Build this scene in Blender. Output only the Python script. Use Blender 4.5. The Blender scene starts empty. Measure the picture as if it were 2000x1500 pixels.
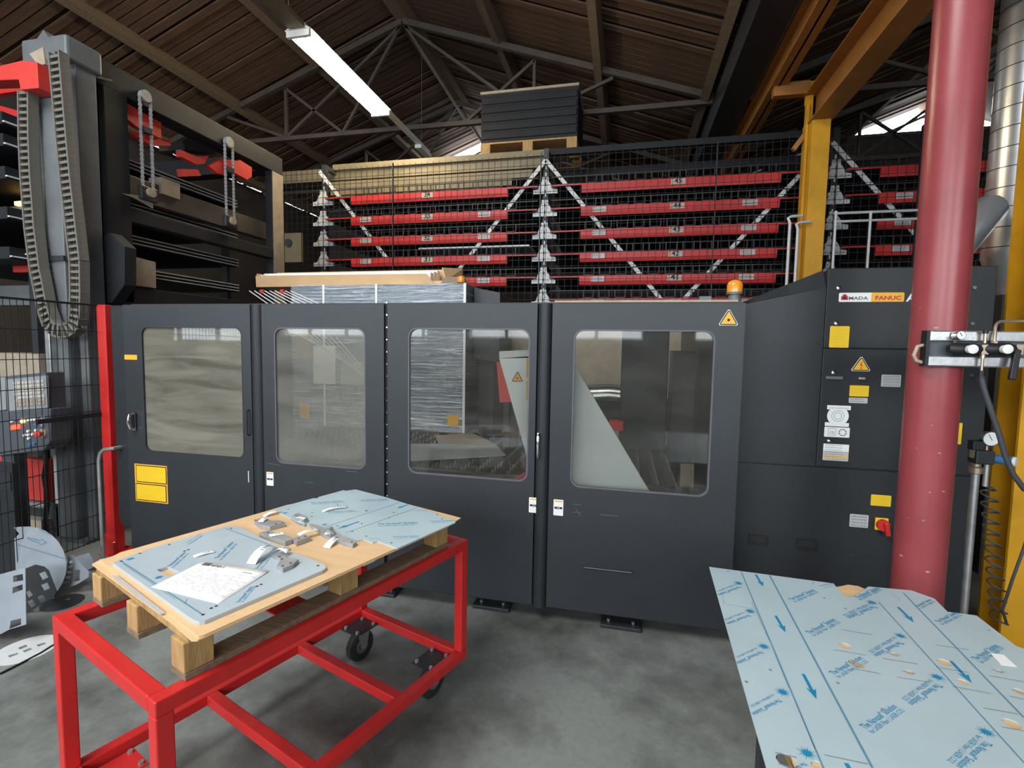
import bpy, bmesh, math, random
from mathutils import Vector, Matrix
random.seed(7)
SC = bpy.context.scene
COL = SC.collection
V = Vector

# ------------------------------------------------------------------ camera
F = 965.0
PIT, ROL, YAW = math.radians(4.177), math.radians(.968), math.radians(12.72)
H = 1.6
_r, _f, _u = V((1, 0, 0)), V((0, math.cos(PIT), -math.sin(PIT))), V((0, math.sin(PIT), math.cos(PIT)))
_r2 = math.cos(ROL) * _r + math.sin(ROL) * _u
_u2 = -math.sin(ROL) * _r + math.cos(ROL) * _u
_M = Matrix.Rotation(YAW, 3, 'Z')
CR, CU, CF = _M @ _r2, _M @ _u2, _M @ _f
EYE = V((0, 0, H))
cam = bpy.data.cameras.new('camera'); cam.sensor_fit = 'HORIZONTAL'; cam.sensor_width = 36
cam.lens = F / 2000 * 36; cam.clip_start = .05; cam.clip_end = 100
camo = bpy.data.objects.new('camera', cam); COL.objects.link(camo)
m = Matrix.Identity(4)
for i in range(3):
    m[i][0], m[i][1], m[i][2], m[i][3] = CR[i], CU[i], -CF[i], EYE[i]
camo.matrix_world = m
SC.camera = camo

# ------------------------------------------------------------------ light
vs = SC.view_settings
vs.view_transform = 'Standard'; vs.look = 'None'; vs.exposure = 0.55; vs.gamma = 1; vs.use_curve_mapping = False
W = bpy.data.worlds.new('sky'); SC.world = W; W.use_nodes = True
bg = W.node_tree.nodes['Background']; bg.inputs[0].default_value = (.80, .90, 1, 1); bg.inputs[1].default_value = 2.2

def area(name, loc, rot, sx, sy, power, col=(1, 1, 1)):
    l = bpy.data.lights.new(name, 'AREA'); l.shape = 'RECTANGLE'; l.size = sx; l.size_y = sy; l.energy = power; l.color = col
    o = bpy.data.objects.new(name, l); COL.objects.link(o); o.location = loc; o.rotation_euler = rot
    return o
R = math.radians
# daylight entering through the tall window band of the wall behind the camera; last, an added light under the closed roof
for i, x in enumerate((-6.6, -1.6, 3.4)):
    area('window_daylight', (x, -5.35, 3.1), (R(72), 0, 0), 3.9, 2.6, 135, (.93, .97, 1))
area('side_window_daylight', (-8.6, -3.4, 2.55), (R(84), 0, R(-90)), 1.8, 1.85, 75, (.78, .91, 1))
area('added_roof_fill', (-2.4, -1.2, 6.30), (R(10), 0, 0), 4.4, 3.4, 470, (.95, .98, 1))  # unseen area light, added to brighten the scene from above

# ------------------------------------------------------------------ pixel rays
def ray(x, y): return (x - 1000) * CR - (y - 750) * CU + F * CF
def py(x, y, Y): d = ray(x, y); return EYE + d * (Y / d.y)
def pz(x, y, z): d = ray(x, y); return EYE + d * ((z - H) / d.z)
def pX(x, y, X): d = ray(x, y); return EYE + d * (X / d.x)
def pp(x, y, p, n): d = ray(x, y); return EYE + d * ((V(p) - EYE).dot(n) / d.dot(n))

# ------------------------------------------------------------------ materials
MATS = {}
def mat(name, col, rough=.5, metal=0, var=.12, scale=6, bump=0, bscale=60, emit=None, es=0, coat=0, col2=None, stretch=(1, 1, 1), spec=.5):
    if name in MATS: return MATS[name]
    mt = bpy.data.materials.new(name); mt.use_nodes = True; MATS[name] = mt
    nt = mt.node_tree; N = nt.nodes; L = nt.links; b = N['Principled BSDF']
    b.inputs['Roughness'].default_value = rough; b.inputs['Metallic'].default_value = metal
    b.inputs['Specular IOR Level'].default_value = spec
    if coat: b.inputs['Coat Weight'].default_value = coat; b.inputs['Coat Roughness'].default_value = .15
    tc = N.new('ShaderNodeTexCoord'); mp = N.new('ShaderNodeMapping'); mp.inputs['Scale'].default_value = stretch
    L.new(tc.outputs['Object'], mp.inputs[0])
    nz = N.new('ShaderNodeTexNoise'); nz.inputs['Scale'].default_value = scale; nz.inputs['Detail'].default_value = 5; nz.inputs['Roughness'].default_value = .62
    L.new(mp.outputs[0], nz.inputs['Vector'])
    rp = N.new('ShaderNodeValToRGB'); rp.color_ramp.elements[0].position = .3; rp.color_ramp.elements[1].position = .7
    c2 = col2 or tuple(min(1, c * (1 + var)) for c in col); c1 = tuple(c * (1 - var) for c in col) if not col2 else col
    rp.color_ramp.elements[0].color = (*c1, 1); rp.color_ramp.elements[1].color = (*c2, 1)
    L.new(nz.outputs['Fac'], rp.inputs[0]); L.new(rp.outputs[0], b.inputs['Base Color'])
    if bump:
        n2 = N.new('ShaderNodeTexNoise'); n2.inputs['Scale'].default_value = bscale; n2.inputs['Detail'].default_value = 4
        L.new(mp.outputs[0], n2.inputs['Vector'])
        bp = N.new('ShaderNodeBump'); bp.inputs['Strength'].default_value = bump; bp.inputs['Distance'].default_value = .01
        L.new(n2.outputs['Fac'], bp.inputs['Height']); L.new(bp.outputs[0], b.inputs['Normal'])
    if emit: b.inputs['Emission Color'].default_value = (*emit, 1); b.inputs['Emission Strength'].default_value = es
    return mt

def glassmat(name, tint, dirt, dcol, stretch=(1, 1, 5), gl=1.45):
    """window pane: clear + mirror reflection by Fresnel + a dusty, wiped film"""
    mt = bpy.data.materials.new(name); mt.use_nodes = True; MATS[name] = mt
    nt = mt.node_tree; N = nt.nodes; L = nt.links; N.remove(N['Principled BSDF']); out = N['Material Output']
    tr = N.new('ShaderNodeBsdfTransparent'); tr.inputs[0].default_value = (*tint, 1)
    gs = N.new('ShaderNodeBsdfGlossy'); gs.inputs['Roughness'].default_value = .03
    df = N.new('ShaderNodeBsdfDiffuse'); df.inputs[0].default_value = (*dcol, 1)
    fr = N.new('ShaderNodeFresnel'); fr.inputs[0].default_value = gl
    tc = N.new('ShaderNodeTexCoord'); mp = N.new('ShaderNodeMapping'); mp.inputs['Scale'].default_value = stretch
    nz = N.new('ShaderNodeTexNoise'); nz.inputs['Scale'].default_value = 1.6; nz.inputs['Detail'].default_value = 6; nz.inputs['Distortion'].default_value = .8
    L.new(tc.outputs['Object'], mp.inputs[0]); L.new(mp.outputs[0], nz.inputs['Vector'])
    mr = N.new('ShaderNodeMapRange'); mr.inputs['From Min'].default_value = .3; mr.inputs['From Max'].default_value = .72
    mr.inputs['To Min'].default_value = dirt[0]; mr.inputs['To Max'].default_value = dirt[1]
    L.new(nz.outputs['Fac'], mr.inputs['Value'])
    m1 = N.new('ShaderNodeMixShader'); m2 = N.new('ShaderNodeMixShader')
    L.new(mr.outputs[0], m1.inputs[0]); L.new(tr.outputs[0], m1.inputs[1]); L.new(df.outputs[0], m1.inputs[2])
    L.new(fr.outputs[0], m2.inputs[0]); L.new(m1.outputs[0], m2.inputs[1]); L.new(gs.outputs[0], m2.inputs[2])
    L.new(m2.outputs[0], out.inputs[0])
    return mt

mat('machine', (.025, .0285, .033), .42, 0, .10, 3, .12, 240, spec=.45)
mat('machine_b', (.020, .0225, .025), .45, 0, .10, 3, .10, 240, spec=.4)
mat('black', (.010, .010, .011), .5)
mat('dark_steel', (.035, .037, .040), .45, .3, .2, 5, .1, 80)
mat('frame_black', (.018, .019, .022), .6, 0, .2, 3, spec=.25)
mat('red', (.56, .022, .020), .38, 0, .10, 7, .05, 50)
mat('red_rack', (.58, .030, .026), .42, 0, .14, 5)
mat('red_column', (.28, .050, .055), .33, 0, .14, 3, .06, 30)
mat('red_dull', (.62, .045, .035), .5, 0, .1, 8)
mat('yellow', (.66, .325, .012), .42, 0, .14, 4)
mat('yellow_label', (.82, .55, .012), .5, 0, .03, 9)
mat('orange_label', (.85, .42, .03), .5, 0, .03, 9)
mat('white_label', (.80, .80, .78), .5, 0, .03, 9)
mat('grey_label', (.50, .50, .49), .45, .1, .06, 9)
mat('ink_black', (.012, .012, .012), .6)
mat('ink_grey', (.10, .10, .11), .6)
mat('ink_soft', (.30, .30, .31), .6)
mat('ink_red', (.45, .02, .03), .5)
mat('ink_blue', (.008, .23, .42), .5, 0, .1, 30)
mat('ink_line', (.11, .26, .36), .5, 0, .1, 30)
mat('film', (.43, .54, .57), .34, 0, .05, 4, .03, 14, spec=.5)
mat('film_grey', (.42, .49, .53), .36, 0, .06, 5, .03, 14)
mat('film_shaded', (.29, .325, .36), .42, 0, .12, 6, .04, 20)  # film darkened for the scrap plates, their shade put into the colour
mat('steel', (.52, .53, .54), .32, .85, .12, 20, .04, 90, stretch=(1, 6, 1))
mat('cut_steel', (.34, .35, .36), .45, .35, .15, 20)
mat('chrome', (.75, .75, .75), .15, 1, .05)
mat('zinc', (.50, .51, .50), .38, .8, .2, 14)
mat('white_zinc', (.66, .67, .66), .5, .1, .08, 10)
mat('cardboard', (.70, .46, .245), .75, 0, .06, 5, .06, 40, stretch=(1, 7, 1))
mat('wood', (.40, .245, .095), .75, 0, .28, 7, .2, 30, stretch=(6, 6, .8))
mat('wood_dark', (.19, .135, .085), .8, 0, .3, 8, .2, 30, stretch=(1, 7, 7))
mat('paper', (.88, .88, .86), .7, 0, .02)
mat('rubber', (.030, .030, .031), .65, 0, .3, 10)
mat('grey_mast', (.13, .14, .145), .5, .1, .18, 5, .06, 60)
mat('chain_plastic', (.145, .135, .115), .6, 0, .2, 20)
mat('beige_metal', (.17, .14, .085), .5, .3, .16, 4)
mat('tan_plate', (.36, .30, .225), .55, .1, .16, 9)
mat('lamplit_black', (.085, .075, .062), .5, .1, .2, 6)  # black loader paint with the warm lamp light put into the colour
mat('roof_deck', (.030, .020, .015), .85)
mat('roof_board', (.120, .066, .040), .8, 0, .35, 3, .1, 20, stretch=(.5, 8, 2))
mat('truss_steel', (.085, .068, .055), .6, .1, .2, 3)
mat('crane_beam', (.36, .15, .03), .5, 0, .16, 4)
mat('crate_blue', (.16, .22, .29), .4, 0, .1, 4)
mat('panel_grey', (.74, .80, .80), .5, 0, .05, 4)
mat('duct', (.66, .67, .68), .30, .75, .1, 6, .06, 12)
mat('amber', (.85, .30, .02), .25, 0, .08, 8, coat=.6)
mat('lamp_white', (.9, .88, .8), .4)
mat('tube_light', (1, .95, .8), .4, emit=(1, .84, .58), es=60)
mat('led_red', (.6, .02, .01), .4, emit=(1, .06, .02), es=2.5)
mat('led_amber', (.8, .4, .1), .4, emit=(1, .55, .12), es=4)
mat('key_cap', (.50, .46, .40), .55, 0, .15, 60)
mat('screen_grey', (.26, .275, .28), .4, 0, .08)
mat('console', (.07, .08, .092), .5, 0, .1)
mat('hose', (.05, .055, .062), .5)
mat('hose_blue', (.05, .17, .33), .4)
mat('brass', (.52, .42, .30), .35, .8, .1)
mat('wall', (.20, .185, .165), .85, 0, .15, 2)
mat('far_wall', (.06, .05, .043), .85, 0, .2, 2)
mat('daylight_pane', (1, 1, 1), .4, emit=(.95, .98, 1), es=9)
mat('mullion', (.10, .11, .12), .5)
glassmat('pane_clear', (.86, .86, .84), (.02, .09), (.34, .33, .30), (1, 1, 3))
glassmat('pane_mid', (.80, .80, .77), (.16, .40), (.34, .33, .29), (1, 1, 3))
glassmat('pane_dirty', (.62, .60, .53), (.35, .92), (.24, .225, .18), (1, 1, 6))
glassmat('plastic_bag', (.9, .9, .9), (.10, .35), (.8, .8, .8), (30, 30, 30))

def floormat():
    mt = bpy.data.materials.new('floor_concrete'); mt.use_nodes = True; MATS['floor'] = mt
    nt = mt.node_tree; N = nt.nodes; L = nt.links; b = N['Principled BSDF']
    tc = N.new('ShaderNodeTexCoord')
    n1 = N.new('ShaderNodeTexNoise'); n1.inputs['Scale'].default_value = 1.7; n1.inputs['Detail'].default_value = 8; n1.inputs['Roughness'].default_value = .65
    n2 = N.new('ShaderNodeTexNoise'); n2.inputs['Scale'].default_value = 34; n2.inputs['Detail'].default_value = 6
    for n in (n1, n2): L.new(tc.outputs['Object'], n.inputs['Vector'])
    r1 = N.new('ShaderNodeValToRGB'); r1.color_ramp.elements[0].position = .33; r1.color_ramp.elements[1].position = .56
    r1.color_ramp.elements[0].color = (.082, .083, .076, 1); r1.color_ramp.elements[1].color = (.235, .245, .230, 1)
    r2 = N.new('ShaderNodeValToRGB'); r2.color_ramp.elements[0].color = (.78, .78, .76, 1); r2.color_ramp.elements[1].color = (1.12, 1.12, 1.12, 1)
    mx = N.new('ShaderNodeMixRGB'); mx.blend_type = 'MULTIPLY'; mx.inputs[0].default_value = 1
    L.new(n1.outputs['Fac'], r1.inputs[0]); L.new(n2.outputs['Fac'], r2.inputs[0]); L.new(r1.outputs[0], mx.inputs[1]); L.new(r2.outputs[0], mx.inputs[2])
    L.new(mx.outputs[0], b.inputs['Base Color'])
    rr = N.new('ShaderNodeMapRange'); rr.inputs['To Min'].default_value = .30; rr.inputs['To Max'].default_value = .62
    L.new(n1.outputs['Fac'], rr.inputs['Value']); L.new(rr.outputs[0], b.inputs['Roughness'])
    bp = N.new('ShaderNodeBump'); bp.inputs['Strength'].default_value = .12; bp.inputs['Distance'].default_value = .01
    L.new(n2.outputs['Fac'], bp.inputs['Height']); L.new(bp.outputs[0], b.inputs['Normal'])
floormat()

def wrapmat():
    """stretch film: clear, glossy, drawn into horizontal wrinkles"""
    mt = bpy.data.materials.new('stretch_film'); mt.use_nodes = True; MATS['stretch_film'] = mt
    nt = mt.node_tree; N = nt.nodes; L = nt.links; N.remove(N['Principled BSDF']); out = N['Material Output']
    tc = N.new('ShaderNodeTexCoord'); mp = N.new('ShaderNodeMapping'); mp.inputs['Scale'].default_value = (1.3, 1.3, 26); mp.inputs['Rotation'].default_value = (0, R(1.5), 0)
    nz = N.new('ShaderNodeTexNoise'); nz.inputs['Scale'].default_value = 1.5; nz.inputs['Detail'].default_value = 5
    L.new(tc.outputs['Object'], mp.inputs[0]); L.new(mp.outputs[0], nz.inputs['Vector'])
    bp = N.new('ShaderNodeBump'); bp.inputs['Strength'].default_value = .9; bp.inputs['Distance'].default_value = .05
    L.new(nz.outputs['Fac'], bp.inputs['Height'])
    gs = N.new('ShaderNodeBsdfGlossy'); gs.inputs['Roughness'].default_value = .16; L.new(bp.outputs[0], gs.inputs['Normal'])
    df = N.new('ShaderNodeBsdfDiffuse'); df.inputs[0].default_value = (.75, .78, .8, 1)
    tr = N.new('ShaderNodeBsdfTransparent')
    rp = N.new('ShaderNodeValToRGB'); rp.color_ramp.elements[0].position = .50; rp.color_ramp.elements[1].position = .66
    rp.color_ramp.elements[0].color = (.06, .06, .06, 1); rp.color_ramp.elements[1].color = (.85, .85, .85, 1)
    L.new(nz.outputs['Fac'], rp.inputs[0])
    m1 = N.new('ShaderNodeMixShader'); L.new(rp.outputs[0], m1.inputs[0]); L.new(tr.outputs[0], m1.inputs[1]); L.new(df.outputs[0], m1.inputs[2])
    m2 = N.new('ShaderNodeMixShader'); m2.inputs[0].default_value = .24; L.new(m1.outputs[0], m2.inputs[1]); L.new(gs.outputs[0], m2.inputs[2])
    L.new(m2.outputs[0], out.inputs[0])
wrapmat()

# ------------------------------------------------------------------ mesh building
def root_of(o):
    while o.parent: o = o.parent
    return o

def frame_from(d, up=V((0, 0, 1))):
    d = V(d).normalized()
    if abs(d.dot(up)) > .98: up = V((0, 1, 0))
    s = d.cross(up).normalized(); u = s.cross(d).normalized()
    return s, u

class MB:
    def __init__(s): s.v = []; s.f = []
    def add(s, vs, fs):
        n = len(s.v); s.v += [V(p) for p in vs]; s.f += [tuple(i + n for i in f) for f in fs]; return s
    def box(s, x0, x1, y0, y1, z0, z1):
        return s.hexa([(x0, y0, z0), (x1, y0, z0), (x1, y1, z0), (x0, y1, z0), (x0, y0, z1), (x1, y0, z1), (x1, y1, z1), (x0, y1, z1)])
    def hexa(s, p):
        return s.add(p, [(0, 3, 2, 1), (4, 5, 6, 7), (0, 1, 5, 4), (1, 2, 6, 5), (2, 3, 7, 6), (3, 0, 4, 7)])
    def obox(s, c, a, b, c3):
        """box from centre and three half-axis vectors"""
        c, a, b, c3 = V(c), V(a), V(b), V(c3)
        return s.hexa([c - a - b - c3, c + a - b - c3, c + a + b - c3, c - a + b - c3, c - a - b + c3, c + a - b + c3, c + a + b + c3, c - a + b + c3])
    def bar(s, p, q, w, h, up=V((0, 0, 1))):
        p, q = V(p), V(q); a, u = frame_from(q - p, up)
        return s.obox((p + q) / 2, (q - p) / 2, a * w / 2, u * h / 2)
    def tube(s, pts, r, n=10, closed=False, cap=True):
        pts = [V(p) for p in pts]; base = len(s.v); k = len(pts)
        rs = r if isinstance(r, (list, tuple)) else [r] * k
        su = None
        for i, p in enumerate(pts):
            d = (pts[(i + 1) % k] - pts[i - 1]) if closed else (pts[min(i + 1, k - 1)] - pts[max(i - 1, 0)])
            d.normalize()
            if su is None: a, u = frame_from(d)
            else:
                u = (su - d * su.dot(d)).normalized(); a = d.cross(u).normalized()
            su = u
            for j in range(n):
                t = 2 * math.pi * j / n; s.v.append(p + (a * math.cos(t) + u * math.sin(t)) * rs[i])
        for i in range(k if closed else k - 1):
            for j in range(n):
                a0 = base + i * n; b0 = base + ((i + 1) % k) * n
                s.f.append((a0 + j, a0 + (j + 1) % n, b0 + (j + 1) % n, b0 + j))
        if cap and not closed:
            s.f.append(tuple(base + j for j in reversed(range(n)))); s.f.append(tuple(base + (k - 1) * n + j for j in range(n)))
        return s
    def cyl(s, p, q, r, n=16, r2=None): return s.tube([p, q], [r, r if r2 is None else r2], n)
    def lathe(s, o, axis, prof, n=20):
        """prof: (distance along axis, radius)"""
        o, axis = V(o), V(axis).normalized(); a, u = frame_from(axis); base = len(s.v)
        for t, r in prof:
            for j in range(n):
                w = 2 * math.pi * j / n; s.v.append(o + axis * t + (a * math.cos(w) + u * math.sin(w)) * max(r, 1e-4))
        for i in range(len(prof) - 1):
            for j in range(n):
                a0, b0 = base + i * n, base + (i + 1) * n
                s.f.append((a0 + j, a0 + (j + 1) % n, b0 + (j + 1) % n, b0 + j))
        s.f.append(tuple(base + j for j in reversed(range(n)))); s.f.append(tuple(base + (len(prof) - 1) * n + j for j in range(n)))
        return s
    def prism(s, poly, t):
        poly = [V(p) for p in poly]; t = V(t); n = len(poly)
        return s.add(poly + [p + t for p in poly], [tuple(range(n))[::-1], tuple(range(n, 2 * n))] + [(i, (i + 1) % n, (i + 1) % n + n, i + n) for i in range(n)])
    def plate(s, outer, holes, t):
        """flat sheet with holes, thickness vector t"""
        t = V(t); bm = bmesh.new(); loops = []
        for lp in [outer] + list(holes):
            vs_ = [bm.verts.new(V(p)) for p in lp]; loops.append(vs_)
            for i in range(len(vs_)): bm.edges.new((vs_[i], vs_[(i + 1) % len(vs_)]))
        bmesh.ops.triangle_fill(bm, edges=bm.edges[:], use_beauty=True, normal=t.normalized())
        bm.verts.index_update(); n = len(bm.verts); vv = [v.co.copy() for v in bm.verts]
        ff = [tuple(v.index for v in f.verts) for f in bm.faces]; base = len(s.v)
        s.v += vv + [v + t for v in vv]
        for f in ff:
            s.f.append(tuple(base + i for i in f)); s.f.append(tuple(base + n + i for i in reversed(f)))
        for lp in loops:
            ix = [v.index for v in lp]
            for i in range(len(ix)):
                a, b = ix[i], ix[(i + 1) % len(ix)]
                s.f.append((base + a, base + b, base + n + b, base + n + a))
        bm.free(); return s
    def build(s, name, mt, parent=None, smooth=False, bevel=0, kind=None, flat=False):
        if parent: off = root_of(parent).location.copy()
        else:
            xs = [p.x for p in s.v]; ys = [p.y for p in s.v]; zs = [p.z for p in s.v]
            off = V(((min(xs) + max(xs)) / 2, (min(ys) + max(ys)) / 2, min(zs)))
        me = bpy.data.meshes.new(name); me.from_pydata([p - off for p in s.v], [], s.f)
        if not flat:
            bm = bmesh.new(); bm.from_mesh(me); bmesh.ops.recalc_face_normals(bm, faces=bm.faces[:]); bm.to_mesh(me); bm.free()
        if smooth:
            me.shade_smooth(); me.set_sharp_from_angle(angle=R(38))
        me.materials.append(MATS[mt]); me.update()
        o = bpy.data.objects.new(name, me); COL.objects.link(o)
        if parent: o.parent = parent
        else: o.location = off
        if bevel:
            b = o.modifiers.new('bevel', 'BEVEL'); b.width = bevel; b.segments = 2; b.limit_method = 'ANGLE'; b.angle_limit = R(50)
        if kind: o['kind'] = kind
        return o

def thing(name, label, cat, loc, group=None):
    o = bpy.data.objects.new(name, None); COL.objects.link(o); o.location = loc; o.empty_display_size = .1
    o['label'] = label; o['category'] = cat
    if group: o['group'] = group
    return o
def tag(o, label, cat, group=None):
    o['label'] = label; o['category'] = cat
    if group: o['group'] = group
    return o
def struct(o): o['kind'] = 'structure'; return o
def link_copy(src, parent, mw=None):
    c = src.copy(); COL.objects.link(c); c.parent = parent
    if mw is not None: c.matrix_local = mw
    return c

# text outlines as flat mesh
_tx = {}
def text_geo(t, bold=0.0):
    if (t, bold) in _tx: return _tx[t, bold]
    cu = bpy.data.curves.new('t', 'FONT'); cu.body = t; cu.resolution_u = 2; cu.offset = bold
    ob = bpy.data.objects.new('t', cu); COL.objects.link(ob)
    me = bpy.data.meshes.new_from_object(ob.evaluated_get(bpy.context.evaluated_depsgraph_get()))
    vs_ = [v.co.copy() for v in me.vertices]; fs_ = [tuple(p.vertices) for p in me.polygons]
    bpy.data.objects.remove(ob); bpy.data.curves.remove(cu); bpy.data.meshes.remove(me)
    _tx[t, bold] = (vs_, fs_); return _tx[t, bold]
def text(mb, t, a, b, n, hscale=1.0, bold=0.0, height=None):
    """lettering whose baseline runs from a to b on a surface with normal n"""
    vs_, fs_ = text_geo(t, bold); a, b, n = V(a), V(b), V(n).normalized()
    if not vs_: return
    x0 = min(v.x for v in vs_); x1 = max(v.x for v in vs_); d = b - a; k = d.length / (x1 - x0); ex = d.normalized(); ey = n.cross(ex)
    ky = k * hscale if height is None else height
    mb.add([a + ex * (v.x - x0) * k + ey * v.y * ky for v in vs_], fs_)
def lines_of_print(mb, p00, ex, ey, w, h, rows, n, seed=0, fill=.45):
    """rows of tiny unreadable print as short dashes"""
    rn = random.Random(seed)
    for r_ in range(rows):
        y = h * (1 - (r_ + .7) / (rows + .4)); x = w * .06
        end = w * rn.uniform(.7, .95)
        while x < end:
            l = w * rn.uniform(.04, .14); l = min(l, end - x); th = h / rows * fill * .5
            q = V(p00) + ex * x + ey * y
            mb.add([q, q + ex * l, q + ex * l + ey * th, q + ey * th], [(0, 1, 2, 3)])
            x += l + w * .025

# rectangle in px on plane Y -> X0,X1,Z0,Z1
def rect(x0, y0, x1, y1, Y):
    ym, xm = (y0 + y1) / 2, (x0 + x1) / 2
    return py(x0, ym, Y).x, py(x1, ym, Y).x, py(xm, y1, Y).z, py(xm, y0, Y).z
EX, EY, EZ = V((1, 0, 0)), V((0, 1, 0)), V((0, 0, 1))
def rrect(x0, x1, z0, z1, Y, r, n=7):
    pts = []
    for cx, cz, a0 in ((x1 - r, z1 - r, 0), (x0 + r, z1 - r, 90), (x0 + r, z0 + r, 180), (x1 - r, z0 + r, 270)):
        for i in range(n):
            a = R(a0 + 90 * i / (n - 1)); pts.append(V((cx + r * math.cos(a), Y, cz + r * math.sin(a))))
    return pts
def label_plate(name, px, Y, mt, parent, r=.004, t=.002):
    x0, x1, z0, z1 = rect(*px, Y)
    o = MB().prism(rrect(x0, x1, z0, z1, Y, r, 4), (0, t, 0)).build(name, mt, parent)
    return o, (x0, x1, z0, z1)

# ================================================================== the hall
RZ, HALF, SL = 7.1, 5.0, .37
RIDGES = (-3.7, 6.3)
YN, YF = -5.5, 13.0
EAVE = RZ - HALF * SL
struct(MB().box(-8.9, 11.5, YN - .2, YF + .2, -.2, 0).build('floor', 'floor'))
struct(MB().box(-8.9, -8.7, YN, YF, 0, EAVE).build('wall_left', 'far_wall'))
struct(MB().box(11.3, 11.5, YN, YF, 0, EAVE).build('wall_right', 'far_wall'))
# wall behind the camera with a band of windows
wb = MB()
wb.box(-8.7, 11.3, YN - .15, YN, 0, 1.75).box(-8.7, 11.3, YN - .15, YN, 4.5, EAVE)
for x0, x1 in ((-8.7, -8.6), (-4.6, -3.6), (.4, 1.4), (5.4, 11.3)): wb.box(x0, x1, YN - .15, YN, 1.75, 4.5)
for rx in RIDGES: wb.prism([(rx - HALF, YN - .15, EAVE), (rx + HALF, YN - .15, EAVE), (rx, YN - .15, RZ)], (0, .15, 0))
struct(wb.build('wall_rear', 'wall'))
for i, x in enumerate((-6.6, -1.6, 3.4)):
    w_ = MB()
    for k in range(5): w_.box(x - 2 + k - .03, x - 2 + k + .03, -5.32, -5.26, 1.75, 4.5)
    for z in (1.78, 3.1, 4.46): w_.box(x - 2, x + 2, -5.32, -5.26, z - .03, z + .03)
    struct(w_.build('window_%d' % (i + 3), 'mullion'))
w_ = MB()
for k in range(3): w_.box(-8.54, -8.48, -4.35 + k * .95 - .03, -4.35 + k * .95 + .03, 1.6, 3.5)
for z in (1.63, 2.05, 3.47): w_.box(-8.54, -8.48, -4.38, -2.42, z - .03, z + .03)
struct(w_.build('window_6', 'mullion'))
rl_ = MB()
for x in (-4.6, -2.4, -.2): rl_.box(x - .04, x + .04, -2.9, .5, 6.33, 6.41)
for y in (-2.9, .5): rl_.box(-4.6, -.2, y - .04, y + .04, 6.33, 6.41)
struct(rl_.build('window_7', 'mullion'))  # bars added around the roof fill light; the deck above has no opening
# far wall with glazed gables
wf = MB(); GZ = 6.5
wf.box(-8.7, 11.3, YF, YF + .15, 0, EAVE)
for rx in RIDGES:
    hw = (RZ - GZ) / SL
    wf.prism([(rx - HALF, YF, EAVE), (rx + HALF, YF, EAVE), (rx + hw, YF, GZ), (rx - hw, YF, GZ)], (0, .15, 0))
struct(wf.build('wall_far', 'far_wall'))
for i, rx in enumerate(RIDGES):
    hw = (RZ - GZ) / SL
    g = MB().prism([(rx - hw, YF + .05, GZ), (rx + hw, YF + .05, GZ), (rx, YF + .05, RZ)], (0, .02, 0)).build('window_%d' % (i + 1), 'daylight_pane'); struct(g)
    fr = MB()
    fr.bar((rx - hw, YF, GZ), (rx + hw, YF, GZ), .06, .06); fr.bar((rx, YF, GZ), (rx, YF, RZ - .05), .06, .06)
    fr.bar((rx - hw * .5, YF, GZ), (rx, YF, GZ + .35), .05, .05); fr.bar((rx + hw * .45, YF, GZ), (rx + hw * .45, YF, GZ + .3), .05, .05)
    fr.build('window_frame', 'mullion', g)
# roof: deck, single boards running down the slope, purlins along the hall
for rx in RIDGES:
    for sg in (-1, 1):
        ex, ez = rx + sg * HALF, EAVE
        c = MB().hexa([(rx, YN - .2, RZ + .04), (ex, YN - .2, ez + .04), (ex, YF + .2, ez + .04), (rx, YF + .2, RZ + .04),
                       (rx, YN - .2, RZ + .14), (ex, YN - .2, ez + .14), (ex, YF + .2, ez + .14), (rx, YF + .2, RZ + .14)]).build('ceiling', 'roof_deck')
        struct(c)
        if rx > 0 and sg > 0: continue
        bmesh_src = None; y = 2.2; wd = .148
        ctr = c.location
        nrm = V((sg * SL, 0, 1)).normalized(); dn = V((sg, 0, -SL)).normalized(); L_ = HALF * math.sqrt(1 + SL * SL)
        srcs = []
        for q in range(3):
            mb = MB(); mid = V((rx, 0, RZ)) + dn * L_ / 2 + nrm * (.030 - .020 * q)
            a = L_ / 2 - .01
            mb.obox(mid, dn * a, V((0, wd / 2 - .012 - .006 * q, 0)), nrm * .012)
            srcs.append(mb)
        first = {}
        i = 0
        while y < YF:
            q = random.choice((0, 0, 1, 2))
            if q not in first:
                o = srcs[q].build('roof_board', 'roof_board', c); o.location = (0, y, 0); first[q] = o
            else:
                o = first[q].copy(); COL.objects.link(o); o.location = (0, y, 0)
            y += wd; i += 1
        for f_ in (.02, .33, .645, .95):
            p = V((rx, 1.0, RZ)) + dn * L_ * f_ - nrm * .07
            MB().bar(p, p + V((0, YF - 1.0, 0)), .12, .18, up=nrm).build('purlin', 'wood_dark', c)
# valley beam and crane runway between the two bays
o = struct(MB().box(1.12, 1.46, 3.0, YF, EAVE - .42, EAVE - .02).build('trim_1', 'dark_steel'))
def ibeam(mb, p, q, w, h, t=.02, up=EZ):
    p, q = V(p), V(q); a, u = frame_from(q - p, up)
    for s_ in (-1, 1): mb.bar(p + u * s_ * (h / 2 - t / 2), q + u * s_ * (h / 2 - t / 2), w, t, up)
    mb.bar(p, q, t, h, up); return mb
tag(ibeam(MB(), (1.60, 3.2, 4.74), (1.60, YF - .1, 4.74), .17, .30).build('runway_beam', 'crane_beam'), 'dull brown steel crane runway beam running under the roof valley', 'beam')
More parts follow.
